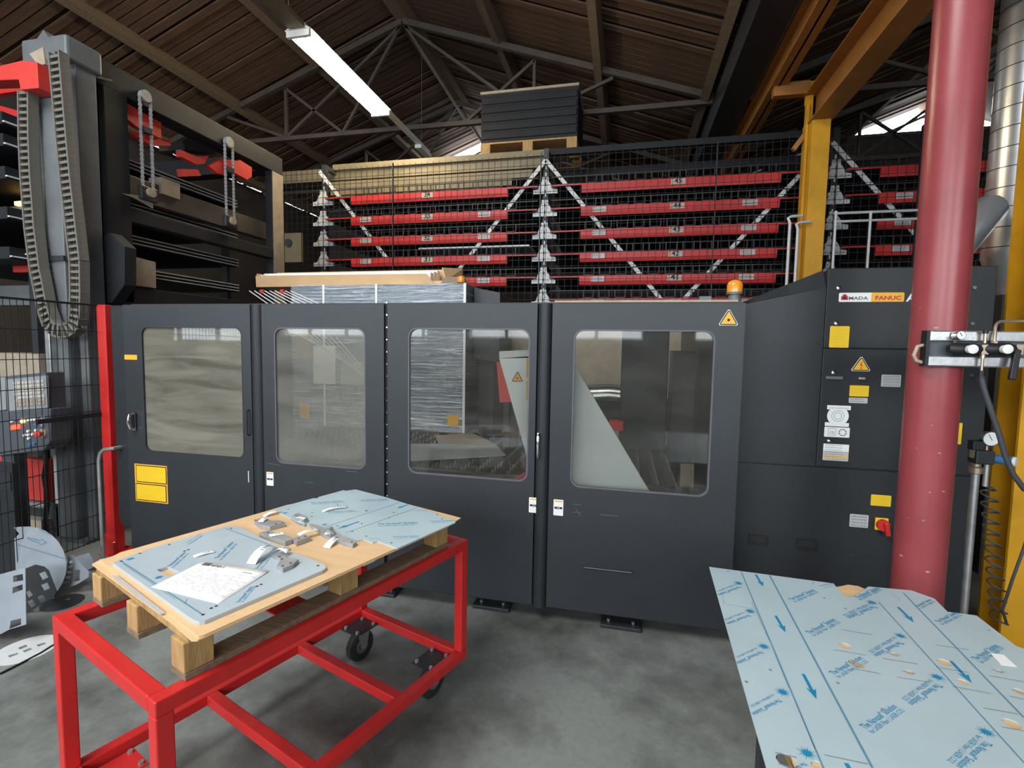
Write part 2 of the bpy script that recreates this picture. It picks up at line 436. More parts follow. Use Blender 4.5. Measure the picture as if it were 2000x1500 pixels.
# roof trusses
def truss(rx, Y, label):
    t = thing('roof_truss', label, 'truss', (rx, Y, EAVE), 'steel roof trusses')
    s = .07
    MB().bar((rx - HALF + .1, Y, EAVE - .06), (rx + HALF - .1, Y, EAVE - .06), s, s).build('bottom_chord', 'truss_steel', t)
    for sg in (-1, 1):
        MB().bar((rx, Y, RZ - .22), (rx + sg * (HALF - .1), Y, EAVE - .02), .08, .09).build('rafter', 'truss_steel', t)
        for xb in (1.1, 2.2, 3.4):
            zt = RZ - .25 - SL * (xb * .95)
            MB().bar((rx + sg * .05, Y, RZ - .3) if xb < 2.5 else (rx + sg * 2.2, Y, EAVE - .04), (rx + sg * xb, Y, EAVE - .04) if xb < 2.5 else (rx + sg * xb, Y, zt), .045, .045).build('web', 'truss_steel', t)
        MB().bar((rx + sg * 2.2, Y, EAVE - .04), (rx + sg * 2.2, Y, RZ - .25 - SL * 2.2), .045, .045).build('web', 'truss_steel', t)
        MB().bar((rx + sg * 1.1, Y, EAVE - .04), (rx + sg * 2.2, Y, RZ - .25 - SL * 2.2), .045, .045).build('web', 'truss_steel', t)
    return t
for rx in RIDGES:
    for Y_ in (7.85, 10.6):
        truss(rx, Y_, ('thin brown steel roof truss in the roof bay with the lamp, ' if rx < 0 else 'thin brown steel truss in the roof bay behind the red column, ') + ('nearer the rack' if Y_ < 9 else 'near the glazed gable'))

# ------------------------------------------------------------------ fluorescent trunking light
LX, LZ = -3.56, 5.05
lt = thing('trunking_light', 'long yellowish trunking rail with a glowing fluorescent double tube luminaire', 'ceiling light', (LX, 5, LZ - .12))
MB().box(LX - .035, LX + .035, 1.2, 8.6, LZ, LZ + .06).build('trunking_rail', 'lamp_white', lt)
TL = 1.9
for y0 in (4.94,):
    MB().hexa([(LX - .16, y0, LZ - .055), (LX + .16, y0, LZ - .055), (LX + .16, y0 + TL, LZ - .055), (LX - .16, y0 + TL, LZ - .055),
               (LX - .05, y0, LZ), (LX + .05, y0, LZ), (LX + .05, y0 + TL, LZ), (LX - .05, y0 + TL, LZ)]).build('reflector', 'lamp_white', lt)
    for dx in (-.09, .09):
        MB().cyl((LX + dx, y0 + .04, LZ - .095), (LX + dx, y0 + TL - .04, LZ - .095), .026, 12).build('fluorescent_tube', 'tube_light', lt, smooth=True)
    for yy in (y0 + .02, y0 + TL - .02):
        MB().box(LX - .14, LX + .14, yy - .02, yy + .02, LZ - .125, LZ - .05).build('tube_holder', 'lamp_white', lt)
MB().box(LX - .10, LX + .10, 2.6, 4.92, LZ - .05, LZ).build('unlit_housing', 'beige_metal', lt)
for yy in (1.5, 4.8, 8.3):
    zt = RZ - SL * abs(LX + 3.7) + .03
    MB().cyl((LX, yy, LZ + .05), (LX, yy, zt), .003, 6).build('hanger', 'zinc', lt)
MB().box(LX - .06, LX + .06, 8.15, 8.6, LZ - .06, LZ).build('end_coupler', 'lamp_white', lt)

# ================================================================== laser machine: enclosure with four doors
YD = 2.78
ZT, ZB = 1.853, .088
def dX(px, y=820): return py(px, y, YD).x
enc = thing('machine_enclosure', 'charcoal laser machine safety enclosure with four tall windowed doors', 'machine', (-1.4, 2.8, 0))
DOORS = [  # px left,right ; window px ; pane
    (236, 492, (279, 638, 475, 889), 'pane_dirty'),
    (514, 750, (537, 640, 714, 911), 'pane_mid'),
    (757.5, 1046, (797, 641, 1033, 933), 'pane_clear'),
    (1075, 1458, (1117, 644, 1391, 962), 'pane_clear')]
DO = []
def door_x(px): return py(px, 800, YD).x
for i, (a, b, w, pm) in enumerate(DOORS):
    x0 = -3.415 if i == 0 else door_x(a); x1 = .605 if i == 3 else door_x(b)
    wx0, wx1, wz0, wz1 = rect(*w, YD)
    outer = [V((x0, YD, ZB)), V((x1, YD, ZB)), V((x1, YD, ZT)), V((x0, YD, ZT))]
    hole = rrect(wx0, wx1, wz0, wz1, YD, .055)
    d = MB().plate(outer, [hole], (0, .035, 0)).build('door', 'machine', enc)
    MB().prism(rrect(wx0 - .004, wx1 + .004, wz0 - .004, wz1 + .004, YD + .012, .056), (0, .006, 0)).build('window_pane', pm, d)
    gk = MB().plate(rrect(wx0, wx1, wz0, wz1, YD - .001, .055), [rrect(wx0 + .008, wx1 - .008, wz0 + .008, wz1 - .008, YD - .001, .049)], (0, .02, 0))
    gk.build('window_gasket', 'ink_grey' if i else 'dark_steel', d)
    # folded rear edges of the door
    for xf in (x0, x1 - .02): MB().box(xf, xf + .02, YD + .035, YD + .07, ZB, ZT).build('door_fold', 'machine_b', d)
    DO.append((d, x0, x1))
# rounded jamb posts between the doors
for a, b in ((490, 515), (1045, 1076)):
    xa, xb = door_x(a), door_x(b); r = (xb - xa) / 2
    MB().cyl(((xa + xb) / 2, YD + .03, ZB - .01), ((xa + xb) / 2, YD + .03, ZT), r * .94, 20).build('jamb_post', 'machine_b', enc, smooth=True)
xa, xb = DO[1][2], DO[2][1]
hg = MB().box(xa - .002, xb + .002, YD + .02, YD + .05, ZB, ZT).build('hinge_strip', 'black', enc)
for z in [ZB + .05 + .075 * k for k in range(24)]:
    MB().cyl(((xa + xb) / 2, YD + .012, z), ((xa + xb) / 2, YD + .022, z), .0045, 8).build('bolt', 'chrome', hg)
# left side column, top rail, sill, feet
xs0 = py(214, 800, YD).x
MB().prism([(xs0, YD + .03, .30), (xs0 + .05, YD + .03, .24), (-3.42, YD + .03, .24), (-3.42, YD + .03, ZT), (xs0, YD + .03, ZT)], (0, .12, 0)).build('side_column', 'machine_b', enc, bevel=.012)
MB().box(-3.42, .60, YD + .07, YD + .16, ZT - .06, ZT + .012).build('top_rail', 'machine_b', enc)
MB().box(-.40, .58, YD + .06, YD + .10, ZT + .010, ZT + .022).build('top_cover_strip', 'tan_plate', enc)
MB().box(-3.40, .58, YD + .12, YD + .20, .02, .16).build('sill', 'black', enc)
for x, y in ((960, 1188), (1212, 1226), (742, 1160)):
    p = pz(x, y, 0)
    ft = MB().box(p.x - .115, p.x + .115, p.y - .03, p.y + .17, 0, .022).build('foot_plate', 'dark_steel', enc, bevel=.004)
    MB().cyl((p.x, p.y + .10, .022), (p.x, p.y + .10, .10), .022, 12).build('levelling_screw', 'dark_steel', ft, smooth=True)
    for dx in (-.07, .07): MB().cyl((p.x + dx, p.y + .02, .022), (p.x + dx, p.y + .02, .034), .010, 6).build('foot_bolt', 'zinc', ft)
# machine side walls and rear wall closing the cell
MB().box(-3.42, -3.38, YD + .16, 5.3, .05, 1.72).build('side_wall', 'machine_b', enc)
MB().box(.56, .60, YD + .16, 5.3, .05, 1.80).build('side_wall', 'machine_b', enc)
MB().box(-3.42, .60, 5.3, 5.34, .05, 1.80).build('rear_wall', 'tan_plate', enc)

# stickers and handles on the doors
d1, d2, d3, d4 = [q[0] for q in DO]
YS = YD - .0025
o, q = label_plate('warning_sticker', (264, 908, 327, 981), YS, 'orange_label', d1)
for k, (a, b) in enumerate(((910, 943.5), (946, 979))):
    x0, x1, z0, z1 = rect(266, a, 325, b, YS - .001)
    MB().prism(rrect(x0, x1, z0, z1, YS - .001, .003, 3), (0, .001, 0)).build('sticker_border', 'ink_black', d1)
    e_ = .006
    MB().prism(rrect(x0 + e_, x1 - e_, z0 + e_, z1 - e_, YS - .002, .003, 3), (0, .001, 0)).build('sticker_field', 'yellow_label', d1)
    mb = MB(); lines_of_print(mb, (x0 + e_, YS - .0025, z0 + e_), EX, EZ, x1 - x0 - 2 * e_, z1 - z0 - 2 * e_, 7, 0, k, .5); mb.build('sticker_print', 'orange_label', d1)
o, q = label_plate('small_warning_sticker', (243, 693, 267.5, 702.5), YS, 'orange_label', d1)
mb = MB(); lines_of_print(mb, (q[0], YS - .001, q[2]), EX, EZ, q[1] - q[0], q[3] - q[2], 2, 0, 5); mb.build('sticker_print', 'yellow_label', d1)
def pinch_sticker(px, dpar, seed):
    o, q = label_plate('pinch_hazard_sticker', px, YS, 'white_label', dpar)
    w_, h_ = q[1] - q[0], q[3] - q[2]
    mb = MB(); z = q[2] + h_ * .86
    mb.add([(q[0] + w_ * .1, YS - .001, z), (q[1] - w_ * .1, YS - .001, z), (q[1] - w_ * .1, YS - .001, z + h_ * .08), (q[0] + w_ * .1, YS - .001, z + h_ * .08)], [(0, 1, 2, 3)])
    mb.build('sticker_heading', 'orange_label', dpar)
    mb = MB(); cx, cz = (q[0] + q[1]) / 2, q[2] + h_ * .48
    for sg in (-1, 1):
        mb.add([(cx + sg * w_ * .12, YS - .001, cz - h_ * .06), (cx + sg * w_ * .4, YS - .001, cz - h_ * .06), (cx + sg * w_ * .4, YS - .001, cz + h_ * .07), (cx + sg * w_ * .12, YS - .001, cz + h_ * .07)], [(0, 1, 2, 3)])
    for ang in (20, 75, 105, 160, 230, 265, 310):
        a = R(ang); l = h_ * .17
        mb.add([(cx - .0015 * math.sin(a), YS - .001, cz + .0015 * math.cos(a)), (cx + l * math.cos(a), YS - .001, cz + l * math.sin(a)), (cx + .0015 * math.sin(a), YS - .001, cz - .0015 * math.cos(a))], [(0, 1, 2)])
    mb.build('hand_symbol', 'ink_black', dpar)
pinch_sticker((520.5, 922, 534, 948.5), d2, 1); pinch_sticker((1033, 972, 1052.5, 1001.5), d3, 2); pinch_sticker((1081, 976, 1100, 1007), d4, 3)
def tri_sign(apex, bl, br, Y, parent, laser=True):
    A, B, C = py(*apex, Y), py(*bl, Y), py(*br, Y)
    B.z = C.z = (B.z + C.z) / 2; cx = (B.x + C.x) / 2; A.x = cx
    g = (A + B + C) / 3
    def sc(k, dy): return [V((g.x + (p.x - g.x) * k, Y - dy, g.z + (p.z - g.z) * k)) for p in (A, B, C)]
    def rounded(t, k=.09):
        out = []
        for i in range(3):
            p, a, b = t[i], t[i - 1], t[(i + 1) % 3]
            out += [p + (a - p) * k, p + (b - p) * k]
        return out
    MB().prism(rounded(sc(1.0, 0)), (0, .0015, 0)).build('warning_triangle', 'white_label', parent)
    MB().prism(rounded(sc(.92, .0008)), (0, .0008, 0)).build('triangle_border', 'ink_black', parent)
    MB().prism(sc(.74, .0016), (0, .0008, 0)).build('triangle_field', 'orange_label', parent)
    w_ = C.x - B.x; cz = B.z + (A.z - B.z) * .32; yy = Y - .0022
    mb = MB()
    if laser:
        mb.add([(cx + w_ * .055 * math.cos(2 * math.pi * k / 14), yy, cz + w_ * .055 * math.sin(2 * math.pi * k / 14)) for k in range(14)], [tuple(range(14))])
        for k in range(16):
            a = 2 * math.pi * k / 16; l = w_ * (.17 if k % 2 else .13); c_, s_ = math.cos(a), math.sin(a); h_ = w_ * .006
            mb.add([(cx - h_ * s_, yy, cz + h_ * c_), (cx + l * c_, yy, cz + l * s_), (cx + h_ * s_, yy, cz - h_ * c_)], [(0, 1, 2)])
    else:
        P = lambda a, b: (cx + a * w_, yy, cz + b * w_)
        mb.add([P(.03, .26), P(-.06, .04), P(-.02, .04), P(.05, .26)], [(0, 1, 2, 3)]); mb.add([P(-.06, .04), P(.05, .06), P(.06, .085), P(-.045, .07)], [(0, 1, 2, 3)])
        mb.add([P(.03, .075), P(.0, -.12), P(.015, -.12), P(.06, .085)], [(0, 1, 2, 3)]); mb.add([P(-.03, -.10), P(.005, -.19), P(.035, -.10)], [(0, 1, 2)])
    mb.build('warning_symbol', 'ink_black', parent)
tri_sign((1423, 602), (1402, 636), (1443, 635.5), YS, d4)
# door lever, bar handle, cover rod
p = py(263, 822, YD)
MB().box(p.x - .022, p.x + .022, YD - .012, YD, p.z - .06, p.z + .06).build('lever_plate', 'black', d1, bevel=.006)
MB().tube([(p.x, YD - .005, p.z + .05), (p.x, YD - .035, p.z + .045), (p.x - .008, YD - .045, p.z), (p.x + .004, YD - .035, p.z - .05), (p.x + .012, YD - .008, p.z - .058)], .011, 10).build('door_lever', 'chrome', d1, smooth=True)
for z, px, h_ in ((843, 1051.5, 0),):
    a, b = py(1051.5, 846, YD), py(1053, 892, YD); x = (a.x + b.x) / 2
    MB().tube([(x, YD, a.z), (x, YD - .03, a.z), (x, YD - .036, a.z - .012), (x, YD - .036, b.z + .012), (x, YD - .03, b.z), (x, YD, b.z)], .007, 8).build('bar_handle', 'chrome', d3, smooth=True)
a, b = py(486, 800, YD), py(486, 850, YD)
MB().tube([(a.x, YD, a.z), (a.x, YD - .022, a.z - .01), (a.x, YD - .022, b.z + .01), (a.x, YD, b.z)], .006, 8).build('pull_handle', 'dark_steel', d1, smooth=True)
a, b = py(486, 920, YD), py(487, 942, YD)
MB().box(a.x - .003, a.x + .003, YD - .004, YD, b.z, a.z).build('edge_clip', 'white_zinc', d1)
a, b = py(1138, 1107, YD), py(1236, 1122, YD)
MB().tube([(a.x, YD - .006, a.z), (b.x, YD - .006, a.z)], .003, 6).build('cover_rod', 'grey_mast', d4)
for x in (a.x, b.x): MB().cyl((x, YD - .010, a.z), (x, YD, a.z), .009, 8).build('rod_screw', 'dark_steel', d4)
# scratches on the painted doors
for dd, pts in ((d4, ((1172, 1005, 1207, 1008), (1120, 985, 1135, 986), (1118, 1000, 1136, 1002), (1125, 994, 1133, 1008))), (d2, ((676, 920, 697, 921.5), (524, 905, 548, 909), (595, 942, 612, 943)))):
    for a in pts:
        s_, e_ = py(a[0], a[1], YD - .0006), py(a[2], a[3], YD - .0006)
        MB().bar(s_, e_, .0008, .0028).build('scratch', 'ink_grey', dd)
# ------------------------------------------------------------------ beacon on the enclosure
bp = py(1434, 588, 2.90); bp.z = ZT + .02
bc = thing('beacon_light', 'amber warning beacon on grey stem above the door with laser triangle', 'beacon', bp)
bt, bm_ = py(1434, 546, 2.90).z, py(1434, 571, 2.90).z
MB().cyl(bp, (bp.x, bp.y, bm_ - .012), .032, 16).build('stem', 'grey_mast', bc, smooth=True)
MB().cyl((bp.x, bp.y, bm_ - .012), (bp.x, bp.y, bm_), .042, 18).build('collar', 'grey_mast', bc, smooth=True)
h_ = bt - bm_
MB().lathe((bp.x, bp.y, bm_), EZ, [(0, .040), (h_ * .55, .040), (h_ * .8, .034), (h_ * .95, .018), (h_, .003)], 20).build('amber_dome', 'amber', bc, smooth=True)
MB().box(bp.x - .15 - .03, bp.x - .15 + .03, 2.88, 2.93, ZT + .01, ZT + .045).build('switch_box', 'grey_mast', bc)

# ================================================================== inside the cell
BZ = .80
bed = thing('cutting_bed', 'dark cutting bed of upright serrated slats behind the doors', 'cutting table', (-1.0, 3.7, 0))
MB().box(-2.9, .45, 3.0, 3.05, .30, BZ - .01).build('front_rim', 'dark_steel', bed)
MB().box(-2.9, .45, 4.35, 4.40, .30, BZ - .01).build('rear_rim', 'dark_steel', bed)
MB().box(-2.9, .45, 3.05, 4.35, .30, .34).build('bed_floor', 'black', bed)
for x in (-2.8, .35):
    for y in (3.08, 4.25): MB().box(x - .04, x + .04, y, y + .08, 0, .30).build('leg', 'dark_steel', bed)
sl = None; n = 30
poly = [V((0, 3.06, .60))] + [V((0, 3.06 + 1.28 * k / n, BZ if k % 2 else BZ - .03)) for k in range(n + 1)] + [V((0, 4.34, .60))]
for k in range(31):
    x = -2.82 + k * .105
    if sl is None:
        sl = MB().prism([p + V((x, 0, 0)) for p in poly], (.005, 0, 0)).build('slat', 'cut_steel', bed); xx = x
    else:
        c = link_copy(sl, bed); c.location = (x - xx, 0, 0)
for pts, mt, lb, z in (
        (((798, 902), (988, 890), (967, 868), (798, 868)), 'film_grey', 'grey sheet offcut lying on the slats, edge towards the doors', BZ + .002),
        (((850, 852), (920, 846), (968, 868), (930, 872), (856, 866)), 'tan_plate', 'pale buckled sheet offcut lying further back on the slats', BZ + .006)):
    pl = [pz(x, y, z) for x, y in pts]
    for p in pl: p.y = max(3.03, min(4.38, p.y))
    tag(MB().prism(pl, (0, 0, .006)).build('sheet_offcut', mt), lb, 'sheet metal')
# tapered grey bellows cover with laser sign
cv = thing('bridge_cover', 'pale grey tapered cutting bridge cover with laser triangle behind the glass', 'machine cover', (-.3, 3.0, 0))
YC = 2.93
c_ = [py(975, 700, YC), py(1108, 690, YC), py(1272, 966, YC), py(1300, 1010, YC), py(1062, 1010, YC)]
MB().prism(c_, (0, .03, 0)).build('cover_plate', 'panel_grey', cv)
MB().prism([py(975, 686, YC), py(1108, 680, YC), py(1108, 698, YC), py(975, 700, YC)], (0, .25, 0)).build('cover_top', 'white_zinc', cv)
b0 = py(1200, 1010, YC)
MB().box(c_[4].x, c_[3].x, YC + .051, YC + .06, .17, c_[3].z + .01).build('cover_base', 'dark_steel', cv)
MB().prism([py(992, 942, YC), py(1040, 915, YC), py(1062, 942, YC), py(1062, 960, YC), py(992, 960, YC)], (0, .02, 0)).build('red_foot', 'red_dull', cv)
tri_sign((1011, 723), (998, 746), (1023, 746), YC - .003, cv)
for a in ((1028, 700, 1036, 738), (1028, 743, 1036, 782)):
    o, q = label_plate('side_label', a, YC - .003, 'orange_label', cv)
rp_ = MB().prism([py(970, 708, YC + .031), py(985, 703, YC + .031), py(1008, 785, YC + .031), py(976, 786, YC + .031)], (0, .02, 0))
rp_.build('red_side_guard', 'red_dull', cv)
# gantry, column and dark machinery to the right
gx = thing('cutting_gantry', 'dark cutting gantry carriage with red terminal box behind right window', 'machine part', (.1, 4.0, 0))
MB().box(-.9, .50, 3.95, 4.25, .98, 1.20).build('gantry_beam', 'dark_steel', gx)
MB().box(-.02, .32, 3.80, 3.95, .85, 1.75).build('carriage_column', 'machine_b', gx, bevel=.01)
MB().box(.36, .52, 3.9, 4.2, .0, 1.6).build('end_column', 'dark_steel', gx)
x0, x1, z0, z1 = rect(1190, 823, 1217, 841, 3.75)
MB().box(x0, x1, 3.75, 3.83, z0, z1).build('terminal_box', 'red_dull', gx)
MB().box(x0 + .02, -.0, 3.83, 3.97, z0 + .01, z1 - .01).build('box_bracket', 'dark_steel', gx)
for k, (z, r_) in enumerate(((1.27, .02), (1.31, .016), (1.235, .025))):
    MB().tube([(-.95, 3.9 - .03 * k, z), (-.5, 3.88 - .03 * k, z - .02), (-.1, 3.86, z + .01), (.05, 3.85, z)], r_, 8).build('service_hose', ('zinc', 'hose', 'zinc')[k], gx, smooth=True)
MB().box(-.95, -.90, 3.9, 4.3, 0, 1.2).build('end_support', 'dark_steel', gx)
for a in ((1330, 912, 1384, 985),):
    x0, x1, z0, z1 = rect(*a, 3.1)
    tag(MB().prism([(x0 + .00, 3.12, BZ - .4), (.44, 3.12, BZ - .4), (.44, 3.16, z1), (x0, 3.16, z1)], (0, .03, 0)).build('splash_guard', 'tan_plate'), 'pale metal splash guard plate in the lower corner of the right window', 'guard plate')
# ================================================================== wrapped crate with cartons on top
wc = thing('wrapped_cabinet', 'blue-grey cabinet wrapped in shiny stretch film standing behind the doors', 'cabinet', (-2.7, 5.0, 0))
YW = 4.5
wx0, wx1, zt = -.872 * YW, -.328 * YW, 1.6 + .134 * YW
wx0 = -3.36
MB().box(wx0 + .01, wx1 - .01, YW + .01, 5.25, .62, zt - .01).build('body', 'crate_blue', wc)
MB().box(wx0 + .05, wx1 - .05, YW + .05, 5.2, 0, .64).build('plinth', 'dark_steel', wc)
MB().box(wx0, wx1, YW, 5.26, .66, zt).build('stretch_film', 'stretch_film', wc)
for px in (632, 735, 908):
    x = py(px, 570, YW).x
    MB().box(x - .012, x + .012, YW - .004, YW, .7, zt).build('film_seam', 'white_label', wc)
for px in (512, 551):
    x = py(px, 569, YW).x; z = py(px, 569, YW).z
    MB().box(x - .022, x + .022, YW - .006, YW - .001, z - .02, z + .02).build('red_tape', 'red_dull', wc)
mb = MB()
for k in range(9):
    a, b = py(487 + k * 10, 568, YW - .003), py(530 + k * 13, 598, YW - .003)
    mb.bar(a, b, .003, .009)
for k in range(9):
    a, b = py(560 + k * 12, 642 + k * 2, YW - .003), py(650 + k * 12, 690 + k * 9, YW - .003)
    if b.x < wx1: mb.bar(a, b, .003, .006)
mb.build('film_folds', 'white_label', wc, kind='stuff')
o, q = label_plate('orange_sticker', (585, 787, 604, 817), YW - .004, 'orange_label', wc)
o, q = label_plate('orange_sticker', (874, 811, 896, 832), YW - .004, 'orange_label', wc)
for px, mt in (((612, 675, 655, 750), 'white_label'), ((665, 707, 712, 752), 'grey_label'), ((578, 640, 612, 700), 'tan_plate')):
    label_plate('document_pocket', px, YW - .002, mt, wc)
# side housing next to it
sh = MB().prism([(wx1 + .02, 4.7, 1.5), (wx1 + .02, 4.7, zt - .02), (wx1 + .02, 5.24, zt - .02), (wx1 + .02, 5.24, 1.5)], (.26, 0, -.05)).build('side_housing', 'dark_steel')
tag(sh, 'dark sloping metal housing beside the film-wrapped cabinet', 'housing')
MB().box(wx1 + .05, wx1 + .2, 4.8, 5.2, 0, 1.5).build('support', 'dark_steel', sh)
# small amber lamp on the cabinet
p = py(901, 552, 4.62); p.z = zt
b2 = thing('amber_lamp', 'small round yellow lamp at the corner of the wrapped cabinet', 'beacon', p)
MB().cyl(p, p + V((0, 0, .02)), .04, 14).build('base', 'black', b2, smooth=True)
MB().lathe(p + V((0, 0, .02)), EZ, [(0, .036), (.03, .044), (.055, .036), (.068, .012)], 16).build('lens', 'amber', b2, smooth=True)
# cartons with white profiles
YB = 4.62
x0, x1, z0, z1 = rect(500, 530, 850, 556, YB); z0 = zt + .002
bx = thing('carton', 'long flat open cardboard carton holding white profiles on wrapped cabinet', 'box', ((x0 + x1) / 2, YB, z0))
zf = z0 + .115
MB().hexa([(x0 + .0, YB, z0), (x1, YB, z0), (x1, YB + .012, z0), (x0, YB + .012, z0), (x0 + .02, YB - .03, zf), (x1 - .08, YB - .03, zf - .01), (x1 - .08, YB - .02, zf - .01), (x0 + .02, YB - .02, zf)]).build('front_flap', 'cardboard', bx)
MB().box(x0, x1 + .1, YB + .012, YB + .35, z0, z0 + .04).build('carton_base', 'cardboard', bx)
MB().hexa([(x0, YB + .35, z0), (x1 + .12, YB + .35, z0), (x1 + .12, YB + .362, z0), (x0, YB + .362, z0), (x0, YB + .33, z0 + .20), (x1 + .12, YB + .33, z0 + .20), (x1 + .12, YB + .345, z0 + .20), (x0, YB + .345, z0 + .20)]).build('rear_flap', 'cardboard', bx)
MB().prism([(x1 + .10, YB, z0 + .04), (x1 + .15, YB + .3, z0 + .04), (x1 + .17, YB + .3, z0 + .20), (x1 + .06, YB + .02, z0 + .17)], (.012, 0, 0)).build('end_flap', 'cardboard', bx)
MB().prism([(x1 + .06, YB - .02, z0), (x1 + .3, YB + .1, z0), (x1 + .26, YB + .1, z0 + .09), (x1 + .10, YB - .02, z0 + .07)], (0, .05, 0)).build('crumpled_flap', 'tan_plate', bx)
MB().prism([(x0 - .0, YB, z0), (x0 - .03, YB + .3, z0), (x0 - .02, YB + .3, z0 + .16), (x0 + .02, YB - .01, z0 + .14)], (.01, 0, 0)).build('end_flap', 'cardboard', bx)
for k in range(3):
    tag(MB().box(x0 + .02 - .05 * k, x1 - .06, YB + .03 + k * .09, YB + .11 + k * .09, z0 + .042, z0 + .13 + .022 * k).build('white_profile', 'paper', bevel=.008),
        ('long white profile bar along the front of the open carton', 'long white profile bar in the middle of the open carton', 'long white profile bar at the back of the open carton')[k], 'profile')

# ================================================================== resonator cabinet on the right
YK = 2.95
kx0, kxs, kx1 = .612, py(1607, 700, YK).x, 1.79
ktop = py(1700, 523, YK).z; zseam = py(1675, 681, YK).z; zlow = py(1600, 912, YK).z; zleft = py(1462, 596, YK).z
cab = thing('resonator_cabinet', 'tall dark laser resonator cabinet with safety labels behind the red column', 'machine', (1.2, 3.6, 0))
G = .004
MB().prism([(kx0, YK, zlow + G), (kxs - G, YK, zlow + G), (kxs - G, YK, py(1614, 562, YK).z), (kx0, YK, zleft)], (0, .03, 0)).build('side_panel', 'machine_b', cab)
MB().prism([(kx0, YK + .003, zleft), (kxs - G, YK + .003, py(1614, 562, YK).z), (kxs - G, YK + .06, ktop), (kx0, YK + .06, zleft + .012)], (0, .02, 0)).build('sloping_top_band', 'machine_b', cab)
up_ = MB().box(kxs, kx1, YK, YK + .03, zseam + G / 2, ktop).build('upper_panel', 'machine_b', cab, bevel=.003)
lo_ = MB().box(kxs, kx1, YK, YK + .03, zlow + G, zseam - G / 2).build('hinged_panel', 'machine_b', cab, bevel=.003)
ba_ = MB().box(kx0, kx1, YK, YK + .03, .06, zlow - G).build('base_panel', 'machine_b', cab, bevel=.003)
MB().box(kx0 + .02, kx1 - .01, YK + .012, 4.5, .06, zleft - .02).build('cabinet_core', 'black', cab)
MB().box(kxs + .01, kx1, YK + .012, 4.5, zleft - .02, ktop - .004).build('cabinet_core', 'machine_b', cab)
for x in (kx0 + .1, kx1 - .1):
    for y in (3.05, 4.3): MB().cyl((x, y, 0), (x, y, .07), .04, 12).build('foot', 'black', cab)
YL = YK - .0025
# logo plate
o, q = label_plate('logo_plate', (1638.5, 571.5, 1766, 589.5), YL, 'white_label', up_, .006)
x0, x1, z0, z1 = q; w_, h_ = x1 - x0, z1 - z0
MB().prism(rrect(x0 + w_ * .50, x1, z0, z1, YL - .0006, .005, 4), (0, .0006, 0)).build('logo_field', 'orange_label', up_)
mb = MB(); text(mb, 'MADA', (x0 + w_ * .155, YL - .001, z0 + h_ * .24), (x0 + w_ * .455, YL - .001, z0 + h_ * .24), -EY, .72, .02); mb.build('logo_lettering', 'ink_grey', up_)
mb = MB(); text(mb, 'FANUC', (x0 + w_ * .565, YL - .0015, z0 + h_ * .22), (x0 + w_ * .955, YL - .0015, z0 + h_ * .22), -EY, .80, .03); mb.build('logo_lettering', 'ink_red', up_)
mb = MB(); cx, cz = x0 + w_ * .088, z0 + h_ * .5
mb.add([(cx - h_ * .34, YL - .001, cz - h_ * .28), (cx + h_ * .36, YL - .001, cz - h_ * .28), (cx + h_ * .34, YL - .001, cz + h_ * .05), (cx + h_ * .12, YL - .001, cz + h_ * .34), (cx - h_ * .12, YL - .001, cz + h_ * .34), (cx - h_ * .34, YL - .001, cz + h_ * .05)], [(0, 1, 2, 3, 4, 5)])
mb.build('logo_emblem', 'ink_red', up_)
mb = MB(); mb.add([(cx - h_ * .14, YL - .0015, cz - h_ * .2), (cx + h_ * .14, YL - .0015, cz - h_ * .2), (cx + h_ * .10, YL - .0015, cz + h_ * .08), (cx - h_ * .10, YL - .0015, cz + h_ * .08)], [(0, 1, 2, 3)]); mb.build('logo_emblem_core', 'ink_black', up_)
mb = MB(); a, b = py(1769, 588.5, YL), py(1790, 588.5, YL); text(mb, 'A', a, (b.x, YL, a.z), -EY, .85, .03); mb.build('model_lettering', 'white_label', up_)
def lab(px, mt, par, rows, ink, seed, name='safety_label', r=.004):
    o, q = label_plate(name, px, YL, mt, par, r)
    if rows:
        mb = MB(); lines_of_print(mb, (q[0], YL - .0008, q[2]), EX, EZ, q[1] - q[0], q[3] - q[2], rows, 0, seed, .4); mb.build('label_print', ink, par)
    return q
lab((1620.5, 637, 1658.5, 679), 'yellow_label', up_, 7, 'orange_label', 11)
lab((1659.5, 753, 1697, 774.5), 'yellow_label', lo_, 5, 'orange_label', 12); lab((1658, 777, 1694.5, 787.5), 'grey_label', lo_, 2, 'ink_grey', 13)
q = lab((1721.5, 732, 1759.5, 755.5), 'grey_label', lo_, 0, 'ink_grey', 14)
mb = MB()
for k in range(4): text(mb, 'OSCILLATOR', (q[0] + .006, YL - .001, q[2] + (q[3] - q[2]) * (.08 + .23 * k)), (q[1] - .006, YL - .001, q[2] + (q[3] - q[2]) * (.08 + .23 * k)), -EY, 1.0)
mb.build('label_print', 'ink_grey', lo_)
tri_sign((1681.5, 694.5), (1660.5, 725), (1701.5, 725), YL, lo_, False)
